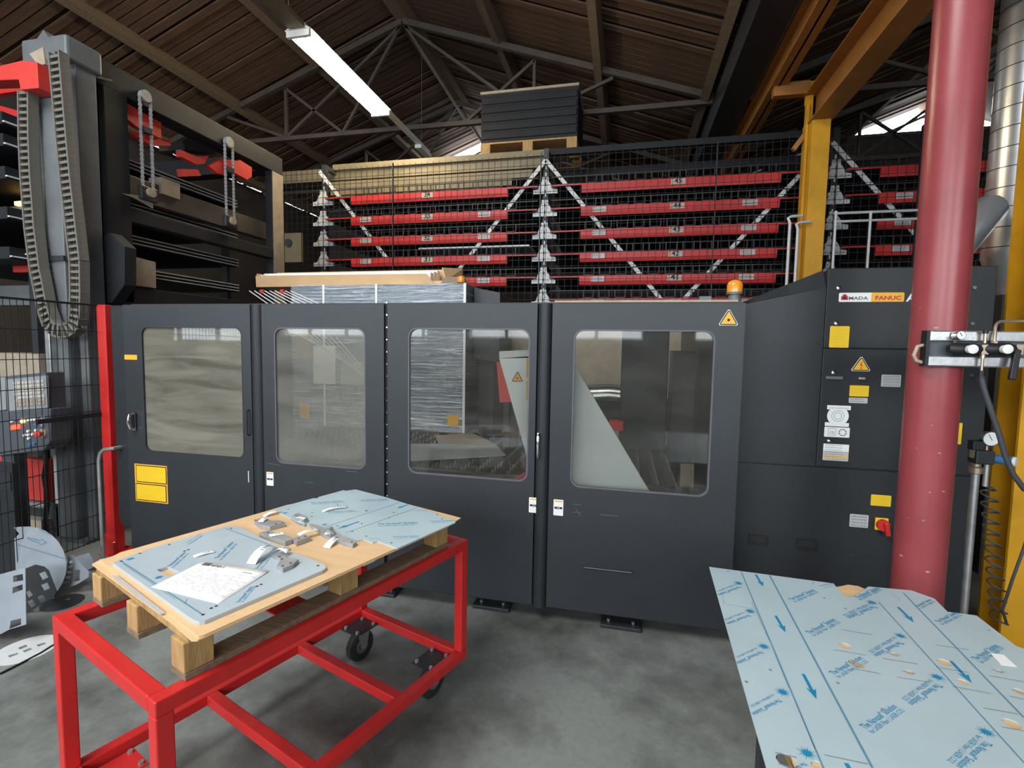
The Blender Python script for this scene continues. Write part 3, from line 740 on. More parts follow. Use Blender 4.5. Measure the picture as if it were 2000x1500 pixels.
# round inspection label
q = rect(1613, 792, 1660, 833, YL); cx, cz = (q[0] + q[1]) / 2, (q[2] + q[3]) / 2; hh = q[3] - q[2]
MB().box(q[0] + .004, q[1] + .002, YL, YL + .0015, q[3] - hh * .20, q[3]).build('inspection_label', 'white_label', lo_)
MB().box(q[0] - .002, q[1] - .002, YL, YL + .0015, q[2], q[2] + hh * .18).build('inspection_label', 'white_label', lo_)
def disc(mb, cx, cz, r, Y, n=28): mb.add([(cx + r * math.cos(2 * math.pi * k / n), Y, cz + r * math.sin(2 * math.pi * k / n)) for k in range(n)], [tuple(range(n))]); return mb
disc(MB(), cx, cz, hh * .46, YL - .0005).build('inspection_disc', 'white_label', lo_)
mb = MB()
for r_ in (.26, .16):
    mb.tube([(cx + hh * r_ * math.cos(t * .2244), YL - .0006, cz + hh * r_ * math.sin(t * .2244)) for t in range(28)], .0011, 4, closed=True)
mb.build('disc_print', 'ink_line', lo_)
mb = MB(); text(mb, 'LASER INSPECTION', (q[0] + .012, YL - .0006, q[3] - hh * .15), (q[1] - .008, YL - .0006, q[3] - hh * .15), -EY, .8); mb.build('label_print', 'ink_grey', lo_)
q = lab((1610, 834.5, 1659.5, 854), 'white_label', lo_, 0, 'ink_grey', 16, 'conformity_label')
w_, h_ = q[1] - q[0], q[3] - q[2]
mb = MB(); text(mb, 'CE', (q[0] + w_ * .20, YL - .001, q[2] + h_ * .33), (q[0] + w_ * .40, YL - .001, q[2] + h_ * .33), -EY, .9)
for a, b in (((.14, .18), (.14, .85)), ((.46, .18), (.46, .85)), ((.14, .18), (.46, .18)), ((.14, .85), (.46, .85))):
    mb.bar((q[0] + w_ * a[0], YL - .0006, q[2] + h_ * a[1]), (q[0] + w_ * b[0], YL - .0006, q[2] + h_ * b[1]), .0008, .0016)
cx, cz = q[0] + w_ * .72, q[2] + h_ * .5
for k in range(8):
    a0, a1 = k * math.pi / 4 + .15, (k + 1) * math.pi / 4 - .08
    mb.bar((cx + h_ * .32 * math.cos(a0), YL - .0006, cz + h_ * .32 * math.sin(a0)), (cx + h_ * .32 * math.cos(a1), YL - .0006, cz + h_ * .32 * math.sin(a1)), .0008, .005)
mb.build('conformity_marks', 'ink_grey', lo_)
q = lab((1607.5, 867.5, 1657.5, 900), 'grey_label', lo_, 0, 'ink_grey', 17, 'rating_label'); h_ = q[3] - q[2]
MB().box(q[0], q[1], YL - .0006, YL, q[2] + h_ * .58, q[3]).build('label_top', 'white_label', lo_); MB().box(q[0], q[1], YL - .0006, YL, q[2] + h_ * .18, q[2] + h_ * .30).build('label_stripe', 'orange_label', lo_)
mb = MB(); lines_of_print(mb, (q[0], YL - .001, q[2]), EX, EZ, q[1] - q[0], h_, 7, 0, 8, .35); mb.build('label_print', 'ink_line', lo_)
x0, x1, z0, z1 = rect(1613, 735, 1645.5, 740.5, YL); MB().box(x0, x1, YL - .004, YL + .002, z0, z1).build('panel_pull', 'grey_mast', lo_)
x0, x1, z0, z1 = rect(1676, 736.5, 1689, 741.5, YL); MB().box(x0, x1, YL - .012, YL + .002, z0, z1).build('turn_latch', 'zinc', lo_, bevel=.003)
for px, par in (((1637.5, 563), up_), ((1633, 632), up_), ((1627.5, 728), lo_), ((1619, 861), lo_)):
    p = py(*px, YK); MB().lathe((p.x, YK - .012, p.z), EY, [(0, .004), (.004, .011), (.012, .011)], 10).build('panel_screw', 'chrome', par, smooth=True)
for px in ((1597, 671), (1584, 887)):
    p = py(*px, YK); MB().cyl((p.x, YK - .004, p.z), (p.x, YK, p.z), .009, 12).build('plug', 'black', cab)
lab((1701, 967, 1740.5, 988.5), 'yellow_label', ba_, 4, 'orange_label', 21)
q = lab((1659.5, 1005, 1696, 1030), 'grey_label', ba_, 0, 'ink_grey', 22)
mb = MB()
for k in range(4): text(mb, 'MACHINE', (q[0] + .008, YL - .001, q[2] + (q[3] - q[2]) * (.08 + .23 * k)), (q[1] - .008, YL - .001, q[2] + (q[3] - q[2]) * (.08 + .23 * k)), -EY, .8)
mb.build('label_print', 'ink_grey', ba_)
x0, x1, z0, z1 = rect(1708, 1011, 1733.5, 1035, YL)
sw = MB().box(x0, x1, YL - .012, YL + .002, z0, z1).build('main_switch', 'yellow_label', ba_, bevel=.004)
cx, cz = (x0 + x1) / 2, (z0 + z1) / 2
MB().cyl((cx, YL - .035, cz), (cx, YL - .012, cz), .030, 18).build('switch_dial', 'red', sw, smooth=True)
MB().bar((cx + .005, YL - .042, cz + .02), (cx + .018, YL - .042, cz - .05), .022, .018, EY).build('switch_grip', 'red', sw, bevel=.004)
for a in ((1462, 1045, 1500, 1065), (1554.5, 1053, 1595, 1073.5)):
    x0, x1, z0, z1 = rect(*a, YL)
    MB().plate(rrect(x0, x1, z0, z1, YL - .004, .008, 4), [rrect(x0 + .010, x1 - .010, z0 + .012, z1 - .008, YL - .004, .005, 4)], (0, .006, 0)).build('recessed_grip', 'black', ba_)
    MB().box(x0 + .01, x1 - .01, YL - .001, YL + .0005, z0 + .012, z1 - .008).build('grip_recess', 'ink_black', ba_)
for px in ((1618, 962), (1672, 965), (1612, 1080), (1665, 1085)):
    p = py(*px, YK); MB().cyl((p.x, YK - .003, p.z), (p.x, YK, p.z), .006, 8).build('screw_cap', 'machine', ba_)
for px in ((1902, 562), (1896, 733), (1898, 632)):
    p = py(*px, YK); MB().cyl((p.x, YK - .008, p.z), (p.x, YK, p.z), .009, 10).build('panel_screw', 'chrome', up_ if px[1] < 680 else lo_, smooth=True)
lab((1872.5, 826, 1878.5, 868), 'yellow_label', lo_, 0, 'ink_grey', 23)

# ================================================================== red steel column
CY = 2.35
ca, cb = py(1757, 950, CY), py(1863, 950, CY); ccx = (ca.x + cb.x) / 2 - .006; cr_ = (cb.x - ca.x) / 2 * .93
rc = thing('steel_column', 'round dull red steel building column beside the table of film-covered sheet', 'column', (ccx, CY, 0))
MB().tube([(ccx, CY, .02), (ccx, CY, 1.5), (ccx, CY, 3), (ccx, CY, EAVE - .1)], cr_, 40).build('shaft', 'red_column', rc, smooth=True)
MB().box(ccx - .18, ccx + .18, CY - .18, CY + .18, 0, .022).build('base_plate', 'red_column', rc)
rn = random.Random(4)
for px in ((1817, 962), (1785, 1018), (1806, 1018), (1822, 831), (1800, 878), (1835, 885), (1770, 1095), (1812, 1117), (1832, 640), (1778, 600), (1843, 960)):
    d_ = ray(*px); t = CY - cr_ * .93; p = EYE + d_ * ((CY - cr_) / d_.y)
    a = math.atan2(p.y - CY, max(-cr_, min(cr_, p.x - ccx))); dx = max(-.92, min(.92, (p.x - ccx) / cr_)); an = -math.acos(dx)
    c0 = V((ccx + cr_ * math.cos(an), CY + cr_ * math.sin(an), p.z)); nr = V((math.cos(an), math.sin(an), 0)); tg = V((-math.sin(an), math.cos(an), 0))
    k = rn.uniform(.5, 1.6)
    MB().add([c0 + nr * .0012 + tg * .006 * k * math.cos(w) + EZ * .003 * k * math.sin(w) for w in [i * 1.047 for i in range(6)]], [(0, 1, 2, 3, 4, 5)]).build('paint_chip', 'tan_plate', rc)

# ================================================================== yellow portal frame
XG = 1.875
pf = thing('portal_frame', 'yellow steel portal frame with two posts and an overhead beam', 'steel frame', (XG + .1, 4.6, 0))
bzb = py(1605, 233, 6.2).z
def hpost(x, y, w, d, z1):
    """H section, flanges facing the camera side"""
    mb = MB(); mb.box(x, x + w, y, y + .016, .02, z1).box(x, x + w, y + d - .016, y + d, .02, z1).box(x + w / 2 - .008, x + w / 2 + .008, y, y + d, .02, z1)
    mb.box(x - .03, x + w + .03, y - .03, y + d + .03, 0, .02)
    return mb
p1 = MB(); xa, xb = py(1577, 400, 6.2).x, py(1613, 400, 6.2).x; xl = py(1562, 400, 6.35).x
p1.box(xa, xb, 6.2, 6.40, .02, bzb).build('post', 'yellow', pf)
MB().box(xl, xa - .004, 6.3, 6.40, .02, py(1575, 200, 6.3).z).build('post_flange', 'yellow', pf)
MB().box(xl + .0, py(1588, 170, 6.4).x, 6.365, 6.40, bzb, py(1575, 160, 6.38).z).build('end_plate', 'yellow', pf)
x2 = 1.985
MB().box(x2, x2 + .30, 3.02, 3.036, .02, bzb).build('post', 'yellow', pf)
MB().box(x2 + .14, x2 + .156, 3.036, 3.184, .02, bzb).build('post_web', 'yellow', pf)
MB().box(x2, x2 + .30, 3.184, 3.20, .02, bzb).build('post_flange', 'yellow', pf)
MB().box(x2 - .05, x2 + .35, 2.97, 3.25, 0, .02).build('base_plate', 'yellow', pf)
xA, xB = py(1584, 226, 6.2).x, py(1628, 236, 6.2).x
MB().box(xA, xB, 2.9, 6.40, bzb, bzb + .02).build('beam_flange', 'crane_beam', pf)
MB().box((xA + xB) / 2 - .01, (xA + xB) / 2 + .01, 2.9, 6.40, bzb + .02, bzb + .34).build('beam_web', 'crane_beam', pf)
MB().box(xA - .02, xB, 2.9, 6.40, bzb + .34, bzb + .36).build('beam_flange', 'crane_beam', pf)
MB().box(1.55, xl + .02, 6.30, 6.39, py(1530, 190, 6.35).z, py(1530, 165, 6.35).z).build('tie_beam', 'crane_beam', pf)
MB().bar((xl - .1, 6.36, bzb - .25), (xl + .15, 6.36, bzb + .12), .05, .05).build('knee_brace', 'crane_beam', pf)

# ================================================================== gas manifold on the column
YM = CY - cr_ - .035
mf = thing('gas_manifold', 'silver gas manifold rail with black regulators fixed to the red column', 'gas manifold', (1.4, YM, 1.55))
x0 = py(1815, 680, YM).x; x1 = 2.05
zt_, zb_ = py(1900, 646, YM).z, py(1900, 717, YM).z; hh = zt_ - zb_
MB().box(x0, x1, YM, YM + .03, zt_ - hh * .30, zt_).build('rail_upper', 'steel', mf, bevel=.005)
MB().box(x0 - .006, x1, YM, YM + .03, zb_, zb_ + hh * .30).build('rail_lower', 'steel', mf, bevel=.005)
MB().box(x0 - .003, x1, YM + .012, YM + .034, zb_ + hh * .28, zt_ - hh * .28).build('rail_channel', 'console', mf)
MB().box(x0 - .012, x0, YM - .002, YM + .036, zb_, zt_).build('rail_end_cap', 'black', mf)
MB().tube([(x0 - .004, YM + .02, zb_ + .012), (x0 - .03, YM + .02, zb_ + .02), (x0 - .04, YM + .02, zb_ + hh * .3), (x0 - .03, YM + .02, zb_ + hh * .55), (x0 - .004, YM + .02, zb_ + hh * .6)], .007, 8).build('clamp_strap', 'tan_plate', mf, smooth=True)
def on(px, Y): return py(px[0], px[1], Y)
for nm, px in (('regulator', (1890, 682)), ('regulator', (1957, 682))):
    p = on(px, YM - .04); w_ = .052
    rg = MB().tube([(p.x - w_, p.y + .02, p.z), (p.x - w_ * .7, p.y + .02, p.z), (p.x + w_ * .6, p.y + .02, p.z), (p.x + w_, p.y + .02, p.z)], [.014, .024, .024, .016], 16).build(nm, 'black', mf, smooth=True)
    MB().lathe((p.x + .004, p.y - .012, p.z), -EY, [(-.03, .012), (0, .016), (.012, .017), (.014, .012)], 16).build('dial', 'white_label', rg, smooth=True)
    MB().box(p.x + w_ - .004, p.x + w_ + .018, p.y + .005, p.y + .05, p.z - .018, p.z + .018).build('manifold_block', 'brass', rg)
def gauge(par, p, r, nm='gauge', tilt=V((0, -1, 0))):
    g = MB().lathe(p, tilt, [(-.025, r * .9), (0, r), (.004, r), (.004, r * .9)], 24).build(nm, 'chrome', par, smooth=True)
    a, u = frame_from(tilt); c0 = V(p) + V(tilt).normalized() * .0048
    MB().add([c0 + (a * math.cos(t * .2618) + u * math.sin(t * .2618)) * r * .88 for t in range(24)], [tuple(range(24))]).build('gauge_face', 'paper', g)
    MB().bar(c0 + V(tilt) * .001 - u * r * .2 - a * r * .1, c0 + V(tilt) * .001 + u * r * .6 + a * r * .35, .0015, .002, V(tilt)).build('gauge_needle', 'ink_black', g)
    return g
p = on((1876, 655), YM - .03); gauge(mf, p, .017, 'pressure_gauge', V((.1, -1, .1)).normalized())
MB().cyl(p + V((0, .02, 0)), (p.x, p.y + .03, p.z - .03), .006, 8).build('gauge_stem', 'brass', mf)
p = on((1924, 660), YM - .02); MB().cyl((p.x, p.y, p.z - .02), (p.x, p.y, p.z + .016), .006, 8).build('bleed_fitting', 'brass', mf); MB().cyl((p.x, p.y, p.z + .016), (p.x, p.y, p.z + .028), .009, 8).build('bleed_cap', 'black', mf)
a = on((1941, 676), YM - .02); b = on((1944, 640), YM - .01); c = on((1953, 628), YM); d_ = on((2000, 627), YM)
MB().tube([a, b, b + (c - b) * .5 + V((-.003, 0, .003)), c, d_, d_ + V((.3, 0, 0))], .0058, 8).build('supply_pipe', 'brass', mf, smooth=True)
MB().cyl(a + V((0, 0, -.012)), a + V((0, 0, .018)), .011, 6).build('pipe_nut', 'brass', mf)
a = on((1919, 700), YM - .02); b = on((1917, 724), YM - .02)
MB().cyl(a + V((0, 0, .03)), a, .009, 8).build('outlet_fitting', 'brass', mf); MB().cyl(a, b, .005, 8).build('outlet_stem', 'brass', mf)
MB().cyl(b + V((0, 0, .0)), b + V((0, 0, -.028)), .0095, 10).build('hose_coupling', 'black', mf)
pts = [b + V((0, 0, -.02)), on((1921, 757), YM - .02), on((1935, 800), YM - .02), on((1952, 850), YM - .01), on((1963, 890), YM - .01), on((1978, 925), YM), on((2000, 955), YM), on((2030, 975), YM)]
MB().tube(pts, .0095, 10).build('gas_hose', 'hose', mf, smooth=True)
a, b = on((1985, 690), YM - .03), on((1976, 742), YM - .04)
MB().bar(a, b, .022, .016, EY).build('valve_lever', 'black', mf, bevel=.004); MB().cyl(a + V((0, .04, .01)), a + V((0, -.01, .005)), .010, 10).build('valve_body', 'chrome', mf)

# air preparation unit on a standing pipe
YA = 2.62
au = thing('air_regulator', 'compressed air regulator with gauge and blue knob on a galvanised pipe', 'air regulator', (pz(1890, 1215, 0).x, YA, 0))
pa = py(1902, 930, YA); xx = pa.x + .005
MB().cyl((xx, YA, 0), (xx, YA, py(1900, 905, YA).z), .016, 14).build('standing_pipe', 'zinc', au, smooth=True)
z1 = py(1900, 862, YA).z
MB().lathe((xx, YA, py(1900, 925, YA).z), EZ, [(0, .016), (.005, .026), (.03, .026), (.035, .018), (.07, .018), (.075, .028), (.11, .028)], 14).build('pipe_union', 'brass', au, smooth=True)
a, b = py(1895, 892, YA), py(1935, 892, YA)
MB().box(xx - .02, b.x, YA - .03, YA + .03, py(1915, 905, YA).z, py(1915, 878, YA).z).build('regulator_body', 'dark_steel', au, bevel=.006)
p = py(1936, 895, YA); MB().cyl(p, p + V((.05, -.05, 0)), .020, 14).build('blue_knob', 'hose_blue', au, smooth=True)
MB().cyl(p + V((.05, -.05, 0)), p + V((.058, -.058, 0)), .021, 16).build('knob_cap', 'white_label', au, smooth=True)
p = py(1935, 857, YA - .02); gauge(au, p, .034, 'pressure_gauge')
MB().cyl(p + V((0, .02, 0)), V((p.x, YA, py(1915, 880, YA).z)), .007, 8).build('gauge_stem', 'brass', au)
MB().box(xx - .03, xx + .02, YA - .02, YA + .02, py(1900, 878, YA).z, py(1900, 860, YA).z).build('filter_block', 'black', au, bevel=.004)
p = py(1927, 912, YA); q2 = py(1925, 970, YA)
MB().cyl((p.x, YA, py(1930, 895, YA).z), (p.x, YA, py(1930, 950, YA).z), .011, 10).build('outlet_nipple', 'zinc', au, smooth=True)
# coiled hose
cl = []
t0 = py(1925, 955, YA); b0 = py(1945, 1215, YA)
nt_ = 12
cl.append(V((p.x, YA, py(1930, 945, YA).z)))
for i in range(nt_ * 14 + 1):
    t = i / (nt_ * 14); a = 2 * math.pi * i / 14
    c = t0.lerp(b0, t) + V((.012, 0, 0)); cl.append(c + V((.030 * math.cos(a), .030 * math.sin(a), -.004 * math.cos(a))))
e1 = cl[-1]
tail = [e1, py(1958, 1190, YA - .05), py(1978, 1130, YA - .06), py(2000, 1070, YA - .06), py(2020, 1000, YA - .06)]
ho = MB().tube(cl, .0042, 6).build('coiled_air_hose', 'hose', smooth=True); tag(ho, 'dark coiled air hose hanging in front of the yellow post', 'hose')
MB().tube(tail, .006, 8).build('straight_tail', 'hose', ho, smooth=True)

# silver ventilation duct
dt = thing('ventilation_duct', 'shiny spiral ventilation duct with elbow rising behind the yellow post', 'duct', (2.62, 4.4, 2.0))
dcy, dr = 4.4, .21
dcx = py(1921, 400, dcy).x + dr * 1.16
zc0 = py(1925, 490, dcy).z
MB().lathe((dcx, dcy, zc0 - .35), EZ, [(0, .10), (.30, dr), (.35, dr), (EAVE - zc0 + .35, dr)], 36).build('riser', 'duct', dt, smooth=True)
for k in range(18):
    z = zc0 + .02 + k * .14; MB().tube([(dcx + (dr + .001) * math.cos(i * .2618), dcy + (dr + .001) * math.sin(i * .2618), z + .02 * math.sin(i * .2618)) for i in range(24)], .003, 5, closed=True).build('seam_ring', 'dark_steel', dt)
a, b = py(1840, 520, 4.08), py(1915, 425, 4.08)
MB().tube([a + V((-.35, 0, -.28)), a, a.lerp(b, .5), b, b + V((.05, .02, .05)), b + V((.075, .10, .055)), b + V((.08, .22, .05))], .105, 24).build('elbow', 'duct', dt, smooth=True)
MB().box(dcx - .2, dcx + .2, dcy - .2, dcy + .2, 0, zc0 - .34).build('fan_housing', 'dark_steel', dt)

# ================================================================== storage rack behind
YR = 6.7
UP = (-4.43, -1.10, 2.365, 5.9)
def zk(k): return 3.744 - .296 * k
rk = thing('storage_rack', 'sheet metal storage rack with white stepped brackets and diagonal braces', 'rack', (0, YR + .7, 0))
for i, x in enumerate(UP):
    for y in (YR + .02, YR + 1.5):
        u_ = MB().box(x - .035, x + .035, y, y + .06, 0, 4.26).build('upright', 'dark_steel', rk)
        if y > YR + 1: continue
        mb = MB()
        for k in range(22):
            z = 2.1 + k * .09; mb.box(x - .008, x + .008, y - .004, y, z, z + .045)
        mb.build('slot_strip', 'white_zinc', u_, kind='stuff')
    MB().box(x - .03, x + .03, YR + .06, YR + 1.56, 4.20, 4.26).build('cross_rail', 'dark_steel', rk)
for y in (YR + .25, YR + 1.1):
    MB().box(UP[0], UP[1], y, y + .08, 4.26, 4.34).build('top_rail', 'beige_metal', rk)
    MB().box(UP[1], UP[2], y, y + .08, 4.26, 4.34).build('top_rail', 'frame_black', rk)
prof = [(0.01, 0), (.165, 0), (.165, .05), (.10, .062), (.075, .12), (.045, .16), (.042, .215), (.01, .215)]
bsrc = {}
for i, x in enumerate(UP[:3]):
    for k in range(6):
        for sg in (-1, 1):
            if i == 2 and sg < 0 and k > 9: continue
            z = zk(k) - .085
            if sg not in bsrc:
                o = MB().prism([(x + sg * a, YR - .02, z + b) for a, b in prof], (0, .03, 0)).build('bracket', 'white_zinc', rk); bsrc[sg] = (o, x, z)
                for a, b in ((.03, .18), (.03, .11), (.06, .035), (.13, .028)):
                    MB().cyl((x + sg * a, YR - .024, z + b), (x + sg * a, YR - .019, z + b), .006, 6).build('bracket_bolt', 'dark_steel', o)
            else:
                s_, sx, sz = bsrc[sg]; c = link_copy(s_, rk); c.location = (x - sx, 0, z - sz)
                for ch in [q_ for q_ in s_.children]:
                    link_copy(ch, c)
for a, b in (((1066, 313), (888, 537)), ((1066, 313), (1292, 586)), ((1562, 342), (1334, 586)), ((624, 335), (757, 506)), ((1626, 278), (1790, 460)), ((1925, 604), (1880, 540)), ((1925, 604), (1962, 660))):
    MB().bar(py(*a, YR - .05), py(*b, YR - .05), .012, .05, EY * .0 + EZ).build('diagonal_brace', 'white_zinc', rk)
# trays
def tray(bay, k, xa, xb, num, lab_):
    ua, ub = UP[bay] + .09, UP[bay + 1] - .09; z = zk(k)
    t = thing('storage_tray', lab_, 'tray', ((xa + xb) / 2, YR + .7, z - .12), 'red sheet trays on the rack')
    fb = MB().prism([(xa, YR - .10, z), (xa, YR - .10, z - .07), (xa, YR - .085, z - .118), (xa, YR - .07, z - .118), (xa, YR - .07, z)], (xb - xa, 0, 0)).build('front_beam', 'red_rack', t)
    MB().box(ua, ub, YR - .09, YR + 1.4, z - .022, z - .002).build('tray_deck', 'dark_steel', t)
    MB().box(ua, ub, YR - .098, YR - .085, z - .020, z - .003).build('tray_lip', 'red_rack', t)
    mb = MB(); st = .205; x = xa + .05
    while x < xb:
        mb.box(x, x + .012, YR - .07, YR - .055, z, z + .115); mb.box(x + .13, x + .142, YR - .07, YR - .055, z, z + .115); mb.box(x, x + .142, YR - .07, YR - .055, z + .01, z + .02)
        x += st
    mb.box(ua, ub, YR - .068, YR - .058, z + .10, z + .112)
    mb.build('stop_pins', 'dark_steel', t, kind='stuff')
    w_ = xb - xa
    for f_, mt in ((.10, 'grey_label'), (.505, 'key_cap'), (.86, 'grey_label')):
        if k == 0 and mt == 'grey_label': continue
        cx = xa + w_ * f_; p = MB().box(cx - .085, cx + .085, YR - .103, YR - .099, z - .078, z - .012).build('number_plate' if mt == 'key_cap' else 'info_plate', mt, fb)
        mb = MB()
        if mt == 'key_cap' and num: text(mb, num, (cx - .045, YR - .1045, z - .066), (cx + .045, YR - .1045, z - .066), -EY, .95, .02)
        else: lines_of_print(mb, (cx - .08, YR - .1045, z - .075), EX, EZ, .16, .06, 3, 0, k)
        if mb.v: mb.build('plate_print', 'ink_black', p)
    return t
for k in range(6):
    tray(1, k, -.61, 1.755, str(45 - k) if k < 5 else '', 'red storage tray numbered %s between the two columns of white brackets' % ('forty-five', 'forty-four', 'forty-three', 'forty-two', 'forty-one')[k] if k < 5 else 'lowest visible red tray just above the enclosure beside the beacon')
    if k < 5: tray(0, k, -3.92, -1.59, str(34 - k), 'red storage tray numbered %s left of the white bracket column' % ('thirty-four', 'thirty-three', 'thirty-two')[k] if k < 3 else ('red storage tray peeking out above the carton on the wrapped cabinet' if k == 3 else 'red storage tray beside the small round yellow lamp'))
    tray(2, k, 2.80, 5.3, '', ['top', 'second', 'third', 'fourth', 'fifth', 'sixth'][k] + ' red storage tray from the top in the bay behind the red column')
# sheets lying in trays
tag(MB().box(-.95, .75, YR + .0, YR + 1.2, zk(0) + .001, zk(0) + .035).build('sheet_stack', 'steel'), 'thin stack of steel sheets lying on the tray numbered 45', 'sheet metal')
tag(MB().box(-2.9, -1.3, YR - .03, YR + 1.2, zk(3) + .11, zk(3) + .14).build('sheet_stack', 'white_zinc'), 'bright sheet stack on the tray above the carton', 'sheet metal')
# long profiles piled on top of the left bay
for i, (ya, yb, xa, xb, dep) in enumerate(((318, 343, 545, 1062, .25), (346, 360, 645, 1040, .07), (361, 373, 645, 1000, .05), (375, 391, 660, 980, .03))):
    Yp = YR + .05 + dep; za, zb2 = py(800, ya, Yp).z, max(py(800, yb, Yp).z, zk(0) + .004)
    o = MB(); x0, x1 = py(xa, 340, Yp).x, py(xb, 340, Yp).x
    o.box(x0, x1, Yp, Yp + .02, zb2, za).box(x0, x1, Yp + .02, Yp + .35 + .2 * i, za - .015, za).box(x0, x1, Yp + .02, Yp + .35 + .2 * i, zb2, zb2 + .015)
    tag(o.build('steel_profile', 'beige_metal'), ('topmost long beige steel channel on the rack above tray 34', 'second long beige steel channel from the top above tray 34', 'third long beige steel channel from the top above tray 34', 'lowest long beige steel channel resting on tray 34')[i], 'steel profile', 'long channels on the rack')
# dark ribbed container on a pallet on top of the rack
YX = 7.0
x0, x1 = -.30 * YX, -.104 * YX; zt = 1.6 + .515 * YX; zb = 1.6 + .415 * YX; zp = 4.34
ct = thing('ribbed_container', 'dark ribbed metal container on a wooden pallet high above the rack', 'container', ((x0 + x1) / 2, YX + .4, zb))
MB().box(x0, x1, YX + .02, YX + .85, zb, zt - .03).build('body', 'frame_black', ct)
for k in range(5):
    z = zb + .05 + k * (zt - zb - .1) / 5; MB().box(x0 + .01, x1 - .01, YX, YX + .03, z, z + .09).build('rib', 'frame_black', ct, bevel=.01)
MB().box(x0 - .01, x1 + .01, YX - .01, YX + .86, zt - .035, zt).build('lid', 'tan_plate', ct)
pt = thing('wooden_pallet', 'wooden pallet under the dark ribbed container on top of rack', 'pallet', ((x0 + x1) / 2, YX + .4, zp))
for dx in (0, .5, 1):
    for dy in (.0, .36, .72):
        MB().box(x0 + dx * (x1 - x0 - .14), x0 + dx * (x1 - x0 - .14) + .14, YX + dy, YX + dy + .12, zp + .02, zb - .022).build('block', 'wood', pt)
MB().box(x0, x1, YX, YX + .84, zb - .022, zb).build('deck_board', 'wood', pt)
for dy in (0, .72): MB().box(x0, x1, YX + dy, YX + dy + .12, zp, zp + .02).build('bottom_board', 'wood', pt)

# ------------------------------------------------------------------ mesh fence in front of the rack
YQ = 6.42
mfz = thing('mesh_fence', 'tall black welded wire mesh fence in front of the red tray rack', 'fence', (0, YQ, 0))
edges = (-5.1, -3.18, -1.12, 1.0, 3.1, 5.2)
for i in range(5):
    a, b = edges[i], edges[i + 1]
    if i != 0 or True: MB().box(a - .006, a + .006, YQ, YQ + .03, 0, 4.1).build('fence_post', 'dark_steel', mfz)
    mb = MB(); x = a + .0855
    while x < b - .02: mb.box(x - .0025, x + .0025, YQ - .005, YQ, 1.7, 4.08); x += .0855
    z = 1.72
    while z < 4.09: mb.box(a, b, YQ, YQ + .005, z - .0025, z + .0025); z += .0855
    mb.build('mesh_panel', 'frame_black', mfz, kind='stuff')
# white tube rails by the yellow post
rl = thing('tube_railing', 'slim white tube railing with curved top beside the yellow post', 'railing', (1.6, 6.1, 0))
for xo, t in ((1537, 0), (1553, 12)):
    a = py(xo, 540, 6.1); b = py(xo, 436 + t, 6.1); c = py(xo + 8, 423 + t, 6.1); d_ = py(xo + 30, 421 + t, 6.15)
    MB().tube([(a.x, 6.1, .0), (a.x, 6.1, b.z), b.lerp(c, .5) + V((-.01, 0, .02)), c, d_], .016, 8).build('rail_tube', 'white_zinc', rl, smooth=True)
for y in (405, 421):
    a, b = py(1628, y + 12, 6.3), py(1800, y, 6.3); MB().tube([a, (b.x, 6.3, a.z)], .014, 8).build('rail_tube', 'white_zinc', rl, smooth=True)
for px in (1632, 1700): 
    a = py(px, 430, 6.3); MB().cyl((a.x, 6.3, 0), (a.x, 6.3, a.z + .1), .014, 8).build('rail_support', 'white_zinc', rl, smooth=True)

# ================================================================== black loader frame on the left
XL = -4.16
lf = thing('sheet_loader', 'black sheet loader gantry of thick square tubes left of the machine', 'loader', (XL, 4.3, 0))
def zx(x, y, X=XL): return pX(x, y, X).z
MB().box(XL - .20, XL, 3.12, 5.45, 3.655, 3.86).build('top_beam', 'frame_black', lf, bevel=.006)
MB().box(XL - .21, XL, 3.3, 3.50, 0, 3.66).build('post', 'frame_black', lf, bevel=.006)
MB().box(XL - .10, XL, 5.26, 5.45, 0, 3.66).build('post', 'frame_black', lf, bevel=.006)
MB().box(XL + .0005, XL + .004, 5.262, 5.448, .5, 3.655).build('post_lit_face', 'tan_plate', lf)  # lighter lit side of the black post, painted on as a thin tan sheet
za, zb = (zx(213, 389) + zx(520, 485)) / 2, (zx(213, 420) + zx(520, 502)) / 2
MB().box(XL - .12, XL, 3.5, 5.26, zb, za).build('side_beam', 'frame_black', lf, bevel=.005)
za, zb = zx(400, 393, XL - .2), zx(400, 431, XL - .2)
MB().box(XL - .30, XL - .2, 3.5, 5.4, zb, za).build('inner_beam', 'lamplit_black', lf, bevel=.005)
za = zx(400, 578); MB().box(XL - .15, XL, 3.35, 5.3, za - .14, za).build('lower_beam', 'frame_black', lf, bevel=.005)
p_ = [(192, 470), (214, 454), (243, 481), (243, 556), (218, 592), (192, 592)]
MB().prism([py(x, y, 3.2) for x, y in p_], (0, .10, 0)).build('gusset_box', 'frame_black', lf, bevel=.004)
MB().prism([pX(245, 497, XL + .004), pX(303, 512, XL + .004), pX(304, 563, XL + .004), pX(246, 555, XL + .004)], (.006, 0, 0)).build('tan_plate', 'tan_plate', lf)
MB().prism([pX(237, 378, XL + .006), pX(258, 385, XL + .006), pX(298, 408, XL + .006), pX(298, 392, XL + .006), pX(272, 382, XL + .006)], (.006, 0, 0)).build('tan_plate', 'tan_plate', lf)
x0, x1, z0, z1 = rect(556, 455, 588, 512, 5.4); MB().box(x0, x1, 5.4, 5.44, z0, z1).build('bearing_plate', 'beige_metal', lf)
p = py(562, 474, 5.38); MB().cyl(p, p + V((0, .05, 0)), .05, 16).build('bearing', 'dark_steel', lf, smooth=True)
MB().box(-6.5, -6.3, 3.3, 3.5, 0, 3.86).build('post', 'frame_black', lf); MB().box(-6.5, -6.3, 5.25, 5.45, 0, 3.86).build('post', 'frame_black', lf)
